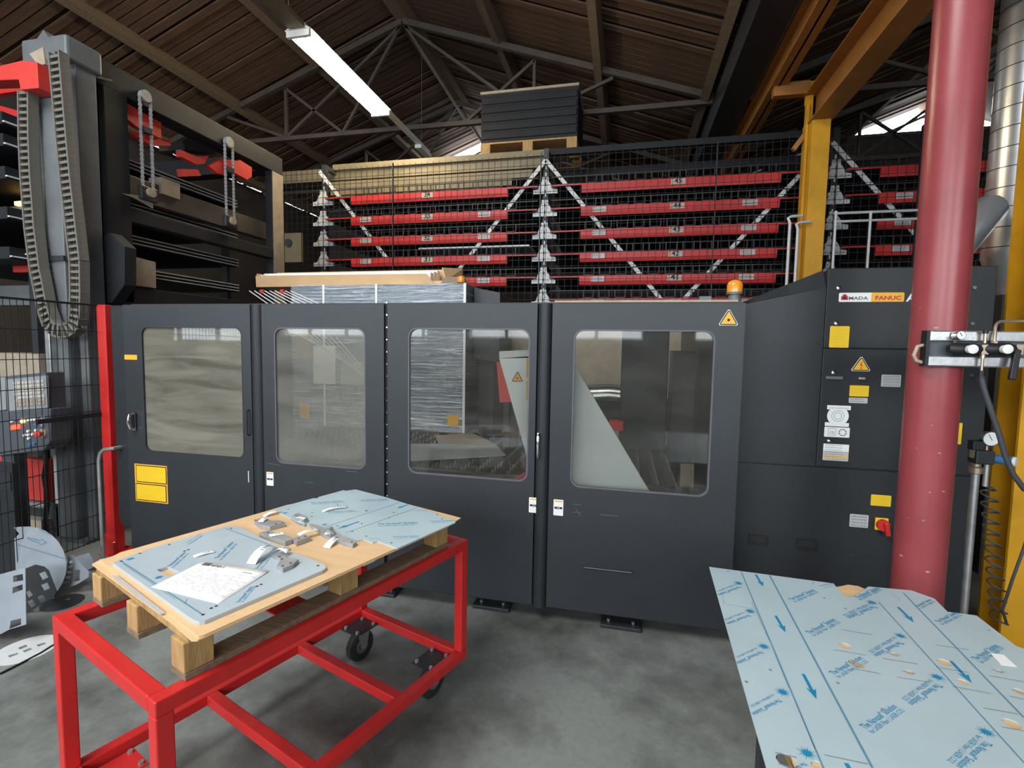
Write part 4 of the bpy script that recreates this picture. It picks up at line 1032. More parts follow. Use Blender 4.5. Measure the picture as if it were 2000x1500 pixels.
MB().box(-6.3, XL - .2, 5.25, 5.42, 3.66, 3.86).build('cross_beam', 'frame_black', lf); MB().box(-6.5, -6.3, 3.3, 5.45, 3.66, 3.86).build('top_beam', 'frame_black', lf)
MB().tube([pX(152, 118, XL + .02), pX(165, 132, XL + .02), pX(185, 148, XL + .02), pX(205, 154, XL + .02), pX(218, 157, XL + .02)], .010, 6).build('loose_cable', 'zinc', lf, smooth=True)
MB().box(XL - .32, XL - .17, 3.95, 4.15, zx(370, 398, XL - .2), zx(370, 372, XL - .2) + .02).build('carriage_block', 'tan_plate', lf)
# trays in the loader, lying along the hall
for k, z in enumerate((2.22, 2.52, 2.82, 3.06, 3.22)):
    t = thing('loader_tray', 'long flat sheet tray with a bright edge inside the black loader frame', 'tray', (-5.3, 4.4, z), 'trays in the loader')
    MB().box(-6.25, -4.62, 2.9, 5.2, z, z + .09).build('tray_pan', 'frame_black', t)
    for e_ in range(3): MB().box(-4.62, -4.60, 2.9 + .1 * e_, 5.2, z + .012 + .034 * e_, z + .022 + .034 * e_).build('edge_strip', 'white_zinc', t)
    for y in (3.1, 5.1):
        MB().box(-6.3, -6.2, y, y + .05, 0 if k == 0 else (2.22, 2.52, 2.82, 3.06)[k - 1] + .091, z).build('support', 'dark_steel', t)
        MB().box(-4.75, -4.68, y, y + .05, 0 if k == 0 else (2.22, 2.52, 2.82, 3.06)[k - 1] + .091, z).build('support', 'dark_steel', t)
# chain hoists
def hoist(x0, x1, yt, yb, lb):
    X = XL + .03; a, b = pX((x0 + x1) / 2, yt, X), pX((x0 + x1) / 2 + 6, yb, X)
    h = thing('chain_hoist', lb, 'hoist', (X, a.y, b.z)); hw = abs(pX(x1, yt, X).y - pX(x0, yt, X).y) / 2 * .72
    for sg in (-1, 1):
        n_ = 46; pts = [V((X, a.y + sg * hw, a.z + (b.z - a.z) * i / n_)) for i in range(n_ + 1)]
        MB().tube(pts, [.016 if i % 2 else .010 for i in range(n_ + 1)], 6).build('roller_chain', 'cut_steel', h)
    MB().cyl((X - .02, a.y, a.z), (X + .02, a.y, a.z), hw * 1.0, 16).build('sprocket', 'cut_steel', h, smooth=True)
    MB().box(X - .03, X + .02, a.y - hw - .03, a.y + hw + .03, b.z - .02, b.z + .10).build('lower_block', 'dark_steel', h, bevel=.01)
    MB().cyl((X + .0, a.y, b.z + .05), (X + .045, a.y, b.z + .05), .04, 12).build('lower_pulley', 'tan_plate', h, smooth=True)
    m_ = a.z + (b.z - a.z) * .36
    MB().box(X - .02, X + .025, a.y - hw * .8, a.y + hw * .8, m_, m_ + .05).build('carriage_clamp', 'dark_steel', h)
    return h
hoist(269, 297, 188, 388, 'roller chain hoist on the loader frame beside its middle post')
hoist(436, 457, 278, 442, 'roller chain hoist on the loader frame close to its far post')
for i, (pl, X, lb) in enumerate((
        ([(204, 225), (222, 228), (236, 240), (222, 246), (204, 241)], XL - .12, 'small red clamp arm right behind the near black post'),
        ([(234, 195), (242, 197), (267, 213), (315, 240), (315, 271), (270, 249), (243, 228)], XL - .06, 'large red clamp arm behind the chain hoist at the middle post'),
        ([(249, 258), (270, 258), (315, 271), (333, 273), (333, 285), (297, 284)], XL - .10, 'red clamp arm lying below the large red arm'),
        ([(353, 292), (384, 306), (408, 304), (399, 320), (384, 321), (354, 306)], XL - .10, 'red clamp arm below the grey cover in the loader'),
        ([(354, 330), (387, 331), (393, 343), (357, 345)], XL - .12, 'short red clamp arm above the tan block'),
        ([(408, 324), (438, 309), (444, 342), (426, 339)], XL - .08, 'red clamp arm just before the far chain hoist'),
        ([(450, 312), (465, 315), (468, 312), (492, 327), (492, 345), (483, 351), (456, 336)], XL + .0, 'bright red clamp arm at the far black post'))):
    pts = [pX(x, y, X) for x, y in pl]
    tag(MB().prism(pts, (-.06, 0, 0)).build('clamp_arm', 'red_dull'), lb, 'clamp arm', 'red clamp arms of the loader')
pl = [(356, 276), (408, 272), (430, 283), (420, 300), (362, 292)]
tag(MB().prism([pX(x, y, XL - .16) for x, y in pl], (-.2, 0, 0)).build('motor_cover', 'frame_black'), 'dark grey motor cover between the red arms of the loader', 'cover')

# ------------------------------------------------------------------ lift mast with cable chain
YV = 2.98
xm0, xm1 = py(90, 560, YV).x, py(129, 560, YV).x
ms = thing('lift_mast', 'tall grey lift mast standing behind the left mesh fence', 'mast', ((xm0 + xm1) / 2, YV + .1, 0))
zt = py(95, 62, YV).z
MB().box(xm0, xm1, YV, YV + .2, .02, zt - .1).build('mast_profile', 'grey_mast', ms, bevel=.008)
MB().box(xm0 - .0, xm0 + .03, YV - .012, YV, .3, zt - .6).build('guide_rail', 'white_zinc', ms)
MB().box(xm1 + .03, xm1 + .12, YV + .05, YV + .2, .02, zt - .2).build('side_profile', 'grey_mast', ms, bevel=.006)
MB().box(xm0 - .1, xm1 + .14, YV - .02, YV + .24, zt - .22, zt - .04).build('top_bracket', 'grey_mast', ms, bevel=.02)
MB().prism([(xm0 + .02, YV, zt - .05), (xm0 + .10, YV, zt + .02), (xm0 + .16, YV, zt - .05)], (0, .1, 0)).build('top_lug', 'grey_mast', ms)
MB().box(xm0 - .03, xm1 + .1, YV - .02, YV + .22, 0, .02).build('base_plate', 'grey_mast', ms)
MB().box(xm0 - .01, xm1 + .01, YV - .015, YV, py(110, 510, YV).z, py(110, 500, YV).z).build('joint_band', 'dark_steel', ms)
MB().box(xm0 - .02, xm0 + .16, YV - .014, YV - .001, py(95, 183, YV).z, py(95, 178, YV).z).build('joint_band', 'black', ms)
MB().prism([py(57, 105, YV - .03), py(84, 92, YV - .03), (py(88, 125, YV - .03)), py(75, 128, YV - .03)], (0, .03, 0)).build('terminal_bracket', 'tan_plate', ms)
a = py(100, 715, YV - .02)
MB().box(a.x - .01, a.x + .04, YV - .05, YV, .7, py(100, 640, YV).z).build('cable_duct', 'zinc', ms, bevel=.004)
# the energy chain: left strand, loop, right strand
YCN = YV - .07
path = [(53, 181), (54, 274), (57, 343), (65, 447), (75, 525), (83, 564), (90, 603), (100, 632), (110, 643), (124, 647), (138, 645), (148, 637), (153, 616), (154, 570), (153, 512), (144, 434), (135, 356), (127, 274), (119, 181), (112, 100)]
P3 = [py(x, y, YCN) for x, y in path]
# resample
seg = [0]
for i in range(1, len(P3)): seg.append(seg[-1] + (P3[i] - P3[i - 1]).length)
step = .0465; nl = int(seg[-1] / step)
def along(s_):
    s_ = min(s_, seg[-1] - 1e-4)
    for i in range(1, len(P3)):
        if seg[i] >= s_:
            t = (s_ - seg[i - 1]) / (seg[i] - seg[i - 1]); return P3[i - 1].lerp(P3[i], t)
    return P3[-1]
ch = thing('cable_chain', 'plastic cable carrier chain looping down both sides of the grey mast', 'cable chain', (P3[9].x, YCN, P3[9].z))
lk = MB()   # link drawn around the origin, long axis = local x
lk.box(-.021, -.002, -.026, .026, -.052, .052)                      # cross bar (faces the camera)
lk.box(-.024, .024, -.030, .040, .040, .054); lk.box(-.024, .024, -.030, .040, -.054, -.040)
lk.box(-.021, -.002, .030, .040, -.052, .052)
lme = None
for i in range(nl):
    c = along((i + .5) * step); d_ = (along((i + .8) * step) - along((i + .2) * step)).normalized()
    sd = d_.cross(V((0, 1, 0))).normalized()   # strand width direction
    # local x -> d_, local y -> world y, local z -> sd
    M_ = Matrix(((d_.x, 0, sd.x), (d_.y, 1, sd.y), (d_.z, 0, sd.z))).to_4x4()
    M_.translation = c - ch.location
    if lme is None:
        me = bpy.data.meshes.new('chain_link'); me.from_pydata([tuple(v) for v in lk.v], [], lk.f); me.materials.append(MATS['chain_plastic']); lme = me
    o = bpy.data.objects.new('chain_link', lme); COL.objects.link(o); o.parent = ch; o.matrix_local = M_
mb = MB()
for off in (-.02, .0, .02):
    mb.tube([p + V((off, .005, 0)) for p in P3], .008, 5)
mb.build('cable_bundle', 'black', ch)
# red bracket at the left end of the mast head
pl = [(-40, 132), (-8, 130), (42, 118), (72, 121), (75, 172), (40, 175), (36, 155), (-40, 158)]
tag(MB().prism([py(x, y, YCN - .06) for x, y in pl], (0, .12, 0)).build('mast_bracket', 'red_dull', bevel=.004), 'bright red angled bracket at the head of the cable chain', 'bracket')
for (a, b, w_, lb) in (((-30, 210), (48, 232), .10, 'dull red rail behind the cable chain below the bracket'), ((-30, 185), (40, 175), .05, 'short dull red bar right under the red bracket')):
    tag(MB().bar(py(*a, 3.5), py(*b, 3.5), .05, w_).build('red_bar', 'red_rack'), lb, 'rail')
# cross members of the lift seen left of the mast
for px, mt, lb in (((-60, 405, 62, 447), 'grey_mast', 'grey lift cross beam above the small amber lamp left of the mast'), ((-60, 558, 82, 596), 'grey_mast', 'grey lift cross beam just above the mesh fence'), ((-60, 505, 70, 522), 'tan_plate', 'narrow tan lift rail left of the cable chain')):
    x0, x1, z0, z1 = rect(*px, 3.25); tag(MB().box(x0, x1, 3.25, 3.37, z0, z1).build('cross_beam', mt), lb, 'beam')
x0, x1, z0, z1 = rect(30, 519, 66, 532, 3.22); tag(MB().box(x0, x1, 3.20, 3.25, z0, z1).build('red_connector', 'red_dull', bevel=.004), 'small red connector on the tan lift rail', 'connector')
x0, x1, z0, z1 = rect(33, 394, 50, 402, 3.24); tag(MB().box(x0, x1, 3.22, 3.25, z0, z1).build('indicator_lamp', 'led_amber', bevel=.003), 'small glowing amber indicator on the lift beam', 'indicator')
# black bellows tower next to the mast
x0, x1 = py(140, 850, 3.15).x, py(188, 850, 3.15).x
bt_ = thing('bellows_tower', 'black ribbed bellows tower between grey mast and red fence post', 'machine part', ((x0 + x1) / 2, 3.25, 0))
MB().box(x0, x1, 3.17, 3.28, 0, 1.75).build('core', 'black', bt_)
for k in range(9):
    x = x0 + (x1 - x0) * k / 9; MB().box(x + .003, x + (x1 - x0) / 9 - .006, 3.15, 3.18, .05, 1.72).build('fold', 'frame_black', bt_)
x0, x1, z0, z1 = rect(178, 610, 184, 628, 3.1); tag(MB().box(x0, x1, 3.08, 3.14, z0, z1).build('push_button', 'red_dull', bevel=.004), 'small red push button behind the mesh next to the red post', 'button')

# ------------------------------------------------------------------ left mesh fence and red post
XF = -3.75
fl = thing('mesh_guard', 'low black mesh guard panel with a bright red end post', 'fence', (XF, 2.2, 0))
xr0, xr1 = py(196, 800, 2.86).x, py(213, 800, 2.86).x
MB().box(xr0 + .0, xr1, 2.86, 2.94, 0, 1.862).build('end_post', 'red', fl, bevel=.006)
MB().box(xr0 - .03, xr1 + .05, 2.83, 3.0, 0, .012).build('foot_plate', 'red', fl)
MB().prism([(xr0 - .02, 2.84, .012), (xr0 + .09, 2.84, .012), (xr0 + .09, 2.84, .10), (xr0 - .0, 2.84, .16)], (0, .02, 0)).build('foot_gusset', 'red', fl)
mb = MB(); y = .9
while y < 2.86: mb.box(XF - .0015, XF + .0015, y - .0015, y + .0015, .12, 1.86); y += .036
for k in range(10):
    z = .13 + k * .192; mb.box(XF - .002, XF + .003, .9, 2.87, z - .0025, z + .0025)
mb.build('mesh_panel', 'frame_black', fl, kind='stuff')
MB().box(XF - .008, XF + .008, .9, 2.87, 1.850, 1.864).build('top_rail', 'frame_black', fl)
MB().box(XF - .02, XF + .02, .88, .92, 0, 1.864).build('end_post', 'frame_black', fl)
MB().box(XF - .008, XF + .008, 2.45, 2.86, py(180, 815, 2.8).z, py(180, 815, 2.8).z + .03).build('cross_bar', 'frame_black', fl)
gt = [py(191, 1095, 2.76), py(193, 900, 2.76), py(196, 885, 2.76), py(204, 878, 2.76), py(222, 876, 2.76)]
gb = py(191, 1095, 2.76); gt[0] = V((gt[1].x, 2.76, 0)); 
tag(MB().tube([gt[0], gt[1], gt[2], gt[3], gt[4], gt[4] + V((0, .1, 0))], .014, 10).build('guard_tube', 'zinc', smooth=True), 'bent grey steel guard tube at the foot of the red post', 'tube')

# ------------------------------------------------------------------ operator console
YO = 2.62
cs = thing('control_console', 'dark operator console with keyboard and lit buttons behind the mesh guard', 'control panel', (py(40, 800, YO).x, YO + .1, 0))
def cpoly(pts, Y, d): return MB().prism([py(x, y, Y) for x, y in pts], (0, d, 0))
cpoly([(-60, 742), (90, 727), (93, 800), (-60, 818)], YO, .12).build('upper_housing', 'console', cs, bevel=.008)
cpoly([(-60, 808), (98, 798), (98, 862), (85, 880), (-60, 898)], YO - .02, .14).build('lower_housing', 'console', cs, bevel=.008)
cpoly([(12, 741), (92, 733), (93, 796), (16, 803)], YO - .008, .01).build('keypad_panel', 'screen_grey', cs)
cpoly([(-60, 742), (10, 737), (12, 800), (-60, 808)], YO - .01, .01).build('screen', 'screen_grey', cs)
for r_ in range(7):
    for c in range(8):
        if (r_, c) in ((3, 7), (4, 0)): continue
        u0, v0 = 25 + c * 7.6 + .5 * r_, 746 + r_ * 7.2 - c * .55
        cpoly([(u0, v0), (u0 + 6, v0 - .4), (u0 + 6.2, v0 + 4.6), (u0 + .2, v0 + 5)], YO - .014, .008).build('key', 'key_cap' if r_ < 5 else 'tan_plate', cs)
for px, r_, mt in (((25, 823), .008, 'white_label'), ((86, 816), .013, 'grey_label'), ((46, 822), .015, 'led_amber'), ((85, 829), .012, 'screen_grey'), ((72, 829), .010, 'hose_blue'), ((57, 842), .009, 'white_label'), ((50, 850), .009, 'white_label'), ((57.5, 849), .009, 'white_label'), ((65, 848), .009, 'white_label'), ((58, 856), .009, 'white_label'), ((72, 840), .009, 'white_label'), ((58, 820), .009, 'white_label'), ((64, 819.5), .009, 'white_label'), ((70, 819), .009, 'white_label'), ((60, 868), .010, 'hose_blue'), ((69, 866), .010, 'hose_blue')):
    p = py(*px, YO - .02); MB().cyl(p, p + V((0, -.012, 0)), r_, 10).build('button', mt, cs, smooth=True)
cpoly([(20, 831), (36, 829), (36, 838), (20, 840)], YO - .032, .012).build('lit_switch', 'led_red', cs, bevel=.003)
p = py(85, 846, YO - .02); MB().cyl(p, p + V((0, -.01, 0)), .030, 18).build('emergency_ring', 'tan_plate', cs, smooth=True)
MB().lathe(p + V((0, -.01, 0)), V((.25, -1, 0)), [(0, .012), (.02, .012), (.022, .022), (.04, .022), (.044, .014)], 16).build('emergency_stop', 'red_dull', cs, smooth=True)
pc = py(40, 880, YO); MB().box(pc.x - .22, pc.x - .10, YO + .02, YO + .10, 0, py(40, 870, YO).z).build('pedestal', 'console', cs)
# red drive box and rollers low behind the mesh
x0, x1, z0, z1 = rect(-40, 893, 92, 972, 2.95)
rb = thing('drive_box', 'bright red machine drive box low behind the mesh guard', 'machine part', ((x0 + x1) / 2, 3.0, 0))
MB().box(x0, x1, 2.95, 3.0, z0, z1).build('red_panel', 'red_dull', rb)
sx = py(52, 930, 2.95).x
MB().box(sx - .006, sx + .006, 2.944, 2.95, z0, z1).build('panel_seam', 'red_rack', rb)
MB().box(x0, x1, 3.0, 3.08, 0, z0 + .05).build('base', 'dark_steel', rb)
MB().cyl((x0, 2.97, z0 - .04), (x1 + .02, 2.97, z0 - .04), .028, 14).build('roller', 'zinc', rb, smooth=True)
MB().box(x0 + .2, x1 - .05, 2.93, 3.0, .02, .16).build('lower_bracket', 'tan_plate', rb)
cbz = [(88, 868), (90, 905), (87, 930), (90, 955), (92, 985), (89, 1010)]
cb_ = [py(x, y, 2.72) for x, y in cbz]; cb_ += [V((cb_[-1].x, 2.72, cb_[-1].z * (1 - k / 12))) for k in range(1, 13)]
tag(MB().tube(cb_, [.014 if i % 2 else .018 for i in range(len(cb_))], 8).build('corrugated_cable', 'black', smooth=True), 'black corrugated cable hanging below the console', 'cable')
# pale cabinet above the console
x0, x1, z0, z1 = rect(-40, 690, 78, 722, 3.05)
tag(MB().box(x0, x1, 3.05, 3.3, 0.98, z1).build('pale_cabinet', 'tan_plate'), 'pale beige cabinet top seen above the operator console', 'cabinet')

# ================================================================== red pallet cart
ZC = .725
B0 = pz(302, 1374, ZC); A0 = pz(118, 1196, ZC); C0 = pz(909, 1052, ZC)
ang = math.atan2(C0.y - B0.y, C0.x - B0.x) - R(.7)
d1_ = V((math.cos(ang), math.sin(ang), 0)); d2_ = V((-d1_.y, d1_.x, 0))
LC = (C0 - B0).length; WC = (A0 - B0).length
def cp(u, v, z): return V((B0.x, B0.y, 0)) + d1_ * u + d2_ * v + EZ * z
T = .043; ZL = .205
ctr = cp(LC / 2, WC / 2, 0)
cart = thing('pallet_cart', 'red square tube pallet cart on swivel casters carrying a wooden pallet', 'cart', ctr)
def tubebar(name, a, b, mt='red', par=cart, w=T, h=T): return MB().bar(a, b, w, h).build(name, mt, par, bevel=.004)
h_ = T / 2
for v in (h_, WC - h_): tubebar('top_rail', cp(0, v, ZC - h_), cp(LC, v, ZC - h_))
for u in (h_, LC - h_): tubebar('top_rail', cp(u, T, ZC - h_), cp(u, WC - T, ZC - h_))
for u in (h_, LC - h_):
    for v in (h_, WC - h_): MB().obox(cp(u, v, (ZC - T + ZL) / 2), d1_ * h_, d2_ * h_, EZ * (ZC - T - ZL) / 2).build('leg', 'red', cart, bevel=.004)
for v in (h_, WC - h_): tubebar('bottom_rail', cp(0, v, ZL - h_), cp(LC, v, ZL - h_))
for u in (h_, LC - h_): tubebar('bottom_rail', cp(u, T, ZL - h_), cp(u, WC - T, ZL - h_))
def u_of(px):   # crossbar position read where it meets the near bottom rail
    p = pz(px[0], px[1], ZL) - V((B0.x, B0.y, ZL)); return p.dot(d1_)
for px in ((601, 1490), (778, 1357)): 
    u = u_of(px) + .0; tubebar('cross_rail', cp(u, T, ZL - h_), cp(u, WC - T, ZL - h_))
MB().bar(cp(.5, T + .1, ZC - T - .004), cp(.5, WC - T, ZC - T - .004), .12, .006).build('support_plate', 'red', cart)
wsrc = None
for u, v, rot in ((LC - .115, .115, 0), (LC - .115, WC - .115, 0), (.115, WC - .115, 0), (.115, .115, 0)):
    a_ = ang + R(rot); e1 = V((math.cos(a_), math.sin(a_), 0)); e2 = V((-e1.y, e1.x, 0)); c = cp(u, v, 0)
    zp = ZL - T + .006
    pl_ = MB().obox(c + EZ * (zp + .003), d1_ * .068, d2_ * .058, EZ * .003).build('caster', 'red' if u < .5 else 'dark_steel', cart)
    for s1 in (-1, 1):
        for s2 in (-1, 1): MB().cyl(c + d1_ * .052 * s1 + d2_ * .042 * s2 + EZ * (zp + .004), c + d1_ * .052 * s1 + d2_ * .042 * s2 + EZ * (zp + .016), .009, 6).build('plate_bolt', 'zinc', pl_)
    MB().cyl(c + EZ * (zp - .018), c + EZ * zp, .036, 16).build('swivel_head', 'zinc', pl_, smooth=True)
    wr = .077; off = e1 * .0; ax = c - off + EZ * wr
    for s2 in (-1, 1):
        q0, q1 = c + e2 * .030 * s2, ax + e2 * .030 * s2
        MB().prism([q0 + e1 * .036 + EZ * (zp - .014), q0 - e1 * .036 + EZ * (zp - .014), q1 - e1 * .014 - EZ * .012, q1 + e1 * .014 - EZ * .012], e2 * .003 * s2).build('fork', 'steel', pl_)
    MB().cyl(ax - e2 * .036, ax + e2 * .036, .008, 8).build('axle', 'zinc', pl_)
    MB().lathe(ax - e2 * .020, e2, [(0, wr - .010), (.004, wr - .002), (.012, wr), (.028, wr), (.036, wr - .002), (.040, wr - .010)], 28).build('tyre', 'rubber', pl_, smooth=True)
    MB().lathe(ax - e2 * .0225, e2, [(0, .034), (.006, .040), (.039, .040), (.045, .034)], 20).build('wheel_hub', 'grey_mast', pl_, smooth=True)

# ------------------------------------------------------------------ wooden pallet on the cart
ZP1 = ZC + .122
pal = thing('wooden_pallet', 'light wooden pallet with square blocks lying on the red cart', 'pallet', cp(LC / 2, WC / 2, ZC))
vs3 = (.026, .335, .637); us3 = (.078, .568, 1.062); BW, BD = .076, .070
sk = lambda u, v: u + .045 * (v - .03)
for v in vs3:
    MB().bar(cp(sk(.078, v), v + BD / 2, ZC + .009), cp(sk(1.14, v), v + BD / 2, ZC + .009), .078, .018).build('bottom_board', 'wood_dark', pal, bevel=.002)  # darker wood colour stands in for the shade on these low boards
for u in us3:
    for v in vs3:
        MB().obox(cp(sk(u, v) + BW / 2, v + BD / 2, ZC + .018 + .041), d1_ * BW / 2, d2_ * BD / 2, EZ * .041).build('block', 'wood', pal, bevel=.003)
for k in range(7):
    u = .128 + k * (1.085 - .128) / 6
    MB().bar(cp(sk(u, .01), .012, ZC + .111), cp(sk(u, .70), .700, ZC + .111), .086, .018).build('deck_board', 'wood', pal, bevel=.002)
# ------------------------------------------------------------------ cardboard layers
def sheet(pts, z, t, name, mt, holes=(), bend=None):
    return MB().plate([pz(x, y, z) for x, y in pts], [[pz(x, y, z) for x, y in h] for h in holes], (0, 0, t))
ZK = ZP1 + .001
low = [(180, 1104), (190, 1098), (230, 1085), (700, 975), (860, 1020), (878, 1028), (386, 1253), (374, 1253), (340, 1222)]
o = sheet(low, ZK, .004, '', '').build('cardboard_sheet', 'cardboard'); tag(o, 'lower tan cardboard liner sheet lying directly on the pallet', 'cardboard')
hi = [(194, 1095), (218, 1090), (235, 1081), (520, 1000), (560, 988), (700, 961), (900, 1013), (886, 1022), (398, 1243), (388, 1246), (214, 1112)]
o = sheet(hi, ZK + .0045, .004, '', '').build('cardboard_sheet', 'cardboard'); tag(o, 'upper tan cardboard liner sheet under the film-covered plates on cart', 'cardboard')
mb = MB(); a, b = pz(224, 1125, ZK + .009), pz(318, 1199, ZK + .009)
tag(MB().bar(a, b, .010, .003).build('plastic_strip', 'grey_label'), 'thin grey edge strip on the cardboard at the pallet end', 'strip')
ZS = ZK + .009
# print on the protective film
PAR = [None]
def arrow(mb, a, b, w, z):
    a, b = V(a), V(b); d = (b - a).normalized(); s_ = d.cross(EZ); L2 = (b - a).length; hd = L2 * .34
    c = b - d * hd
    mb = MB(); mb.add([p + EZ * z for p in (a - s_ * w * .35, c - s_ * w * .35, c - s_ * w - d * hd * .25, b, c + s_ * w - d * hd * .25, c + s_ * w * .35, a + s_ * w * .35)], [(0, 1, 2, 3, 4, 5, 6)]); mb.build('arrow_mark', 'ink_blue', PAR[0])
def strip(mb, a, b, w, z, nm='film_line', mt='ink_line'):
    mb = MB()
    a, b = V(a), V(b); d = (b - a).normalized(); s_ = d.cross(EZ) * w / 2
    mb.add([a - s_ + EZ * z, b - s_ + EZ * z, b + s_ + EZ * z, a + s_ + EZ * z], [(0, 1, 2, 3)]); mb.build(nm, mt, PAR[0])
def sun(mb, c, r, z):
    c = V(c) + EZ * z; mb = MB()
    mb.add([c + V((math.cos(k * .5236), math.sin(k * .5236), 0)) * r * .38 for k in range(12)], [tuple(range(12))])
    for k in range(16):
        a = k * math.pi / 8; d = V((math.cos(a), math.sin(a), 0)); s_ = V((-d.y, d.x, 0)) * r * .05; l = r * (1.0 if k % 2 else .75)
        mb.add([c + d * r * .36 - s_, c + d * l, c + d * r * .36 + s_], [(0, 1, 2)])
    mb.build('sun_mark', 'ink_blue', PAR[0])
T1, T2 = 'The Novacel\u00b0 Solution', 'for LASER Fiber | LASER CO2'
def block(mb, p, q, p2, q2, z):
    mb = MB(); text(mb, T1, pz(*p, z), pz(*q, z), EZ, 1.3, .012); text(mb, T2, pz(*p2, z), pz(*q2, z), EZ, 1.3, .0); mb.build('film_lettering', 'ink_blue', PAR[0])
def bore(c, r, nm='drill_hole', mt='ink_black'): MB().add([c + V((r * math.cos(k * .785), r * math.sin(k * .785), .0006)) for k in range(8)], [tuple(range(8))]).build(nm, mt, PAR[0])

# plate A: left plate with square cut-out
def c5(x, y): return (180 + x / 4.687, 940 + y / 4.687)
TA = .010; zA = ZS; zA1 = ZS + TA
outA = [c5(*p) for p in ((190, 745), (240, 720), (560, 605), (1230, 410), (1340, 415), (1700, 590), (1781, 640))] + [(600, 1088), (634, 1103), (637, 1109), (630, 1114), (400, 1212), (389, 1214), (380, 1211), (368, 1204)]
pzA = lambda x, y: pz(x, y, zA1)
plA = MB().plate([pzA(x, y) - EZ * TA for x, y in outA], [[pzA(*c5(*p)) - EZ * TA for p in ((590, 808), (690, 780), (803, 830), (700, 875))]], (0, 0, TA)).build('metal_plate', 'film_grey')
tag(plA, 'thick grey plate with square cut-out and rounded corners under the white document', 'metal plate')
PAR[0] = plA; zz = .0006
for a, b, w in (((272, 737), (1005, 1218), .004), ((285, 760), (760, 1080), .0016), ((1215, 430), (1700, 610), .003), ((870, 1080), (850, 1115), .002)):
    strip(mb, pzA(*c5(*a)), pzA(*c5(*b)), w, zz)
mb = MB()
for a, b, a2, b2 in (((895, 575), (1015, 497), (870, 562), (1000, 480)), ((720, 775), (860, 650), (750, 785), (890, 660)), ((1155, 705), (1300, 555), (1185, 720), (1335, 570)), ((1345, 1110), (1470, 965), (1385, 1105), (1500, 960)), ((1515, 800), (1600, 700), (1540, 815), (1625, 715))):
    block(mb, c5(*a), c5(*b), c5(*a2), c5(*b2), zA1 + zz)
for p in ((350, 712), (610, 880)): sun(mb, pzA(*c5(*p)), .017, zz)
mb = MB()
for p in ((265, 732), (1272, 432), (1015, 1222), (1135, 1143), (1090, 1163), (1508, 962), (1548, 945), (705, 580), (880, 628), (845, 640), (437, 662)):
    bore(pzA(*c5(*p)), .0045)
bore(pzA(621, 1105), .005)
# plate B: sheet with stepped edges
def c6(x, y): return (480 + x / 4.545, 940 + y / 4.545)
TB = .004; zB1 = ZS + TB
outB = [c6(*p) for p in ((243, 257), (290, 244), (300, 232), (600, 150), (635, 150), (650, 138), (868, 79), (888, 84), (975, 73), (1005, 80), (1240, 140), (1700, 285), (1690, 296), (1862, 352), (1858, 366), (1342, 596), (1312, 582), (1165, 531), (1128, 545), (1045, 515), (985, 526), (440, 345))]
plB = MB().prism([pz(x, y, zB1) - EZ * TB for x, y in outB], (0, 0, TB)).build('film_sheet', 'film')
tag(plB, 'pale blue film-covered sheet with stepped edges at the far end of cart', 'sheet metal')
pzB = lambda p: pz(*c6(*p), zB1); PAR[0] = plB
mb = MB()
for a, b, w in (((710, 405), (1370, 188), .003), ((880, 462), (1520, 235), .003), ((300, 248), (890, 88), .0015)): strip(mb, pzB(a), pzB(b), w, zz)
mb = MB()
for a, b, a2, b2 in (((1168, 385), (1525, 372), (1180, 400), (1500, 388)), ((1018, 172), (1260, 160), (1020, 184), (1270, 170)), ((575, 195), (860, 178), (580, 206), (880, 190)), ((1302, 496), (1540, 488), (1310, 512), (1530, 500)), ((720, 275), (960, 263), (730, 287), (1000, 270)), ((1500, 258), (1620, 254), (1510, 270), (1640, 264)), ((1640, 360), (1850, 350), (1645, 370), (1800, 364)), ((905, 98), (1010, 92), (910, 106), (1015, 100)), ((1080, 508), (1180, 506), (1100, 520), (1190, 516))):
    block(mb, c6(*a), c6(*b), c6(*a2), c6(*b2), zB1 + zz)
arrow(mb, pzB((1440, 208)), pzB((1345, 240)), .012, zz); arrow(mb, pzB((1005, 360)), pzB((818, 420)), .014, zz)
for p in ((1072, 262), (700, 384), (350, 281)): sun(mb, pzB(p), .014, zz)
mb = MB()
for p in ((1742, 335), (1292, 547), (380, 247), (590, 280), (585, 312), (815, 210), (815, 397), (1312, 278), (1030, 377), (1070, 488), (945, 445), (1270, 325)):
    bore(pzB(p), .004)
# small machined steel parts
def part(name, pts, z, t, lb, fr=c6, holes=()):
    o = MB().prism([pz(*fr(*p), z + t) - EZ * t for p in pts], (0, 0, t)).build(name, 'cut_steel', bevel=.0008); tag(o, lb, 'steel part')
    for hx, hy in holes:
        c = pz(*fr(hx, hy), z + t + .0005); MB().add([c + V((.0045 * math.cos(k * .628), .0045 * math.sin(k * .628), 0)) for k in range(10)], [tuple(range(10))]).build('bore', 'ink_black', o)
    return o
part('machined_block', [(75, 345), (150, 320), (235, 350), (300, 345), (352, 366), (215, 400), (130, 385)], ZS, .018, 'small grey machined block with label beside the far liner edge', holes=((85, 344), (325, 366), (268, 380)))
part('machined_block', [(118, 455), (200, 435), (408, 492), (408, 515), (350, 535)], ZS, .018, 'grey machined block with a white label between the plates', holes=((200, 452),))
part('machined_block', [(412, 505), (530, 470), (575, 490), (450, 535)], ZS, .018, 'grey machined block with two bores touching the labelled block', holes=((470, 508), (528, 488)))
part('link_bar', [(560, 372), (620, 385), (700, 412), (985, 535), (950, 560), (880, 545), (690, 470), (640, 430)], ZS, .014, 'long grey link bar with a large bore at its end', holes=((942, 537),))
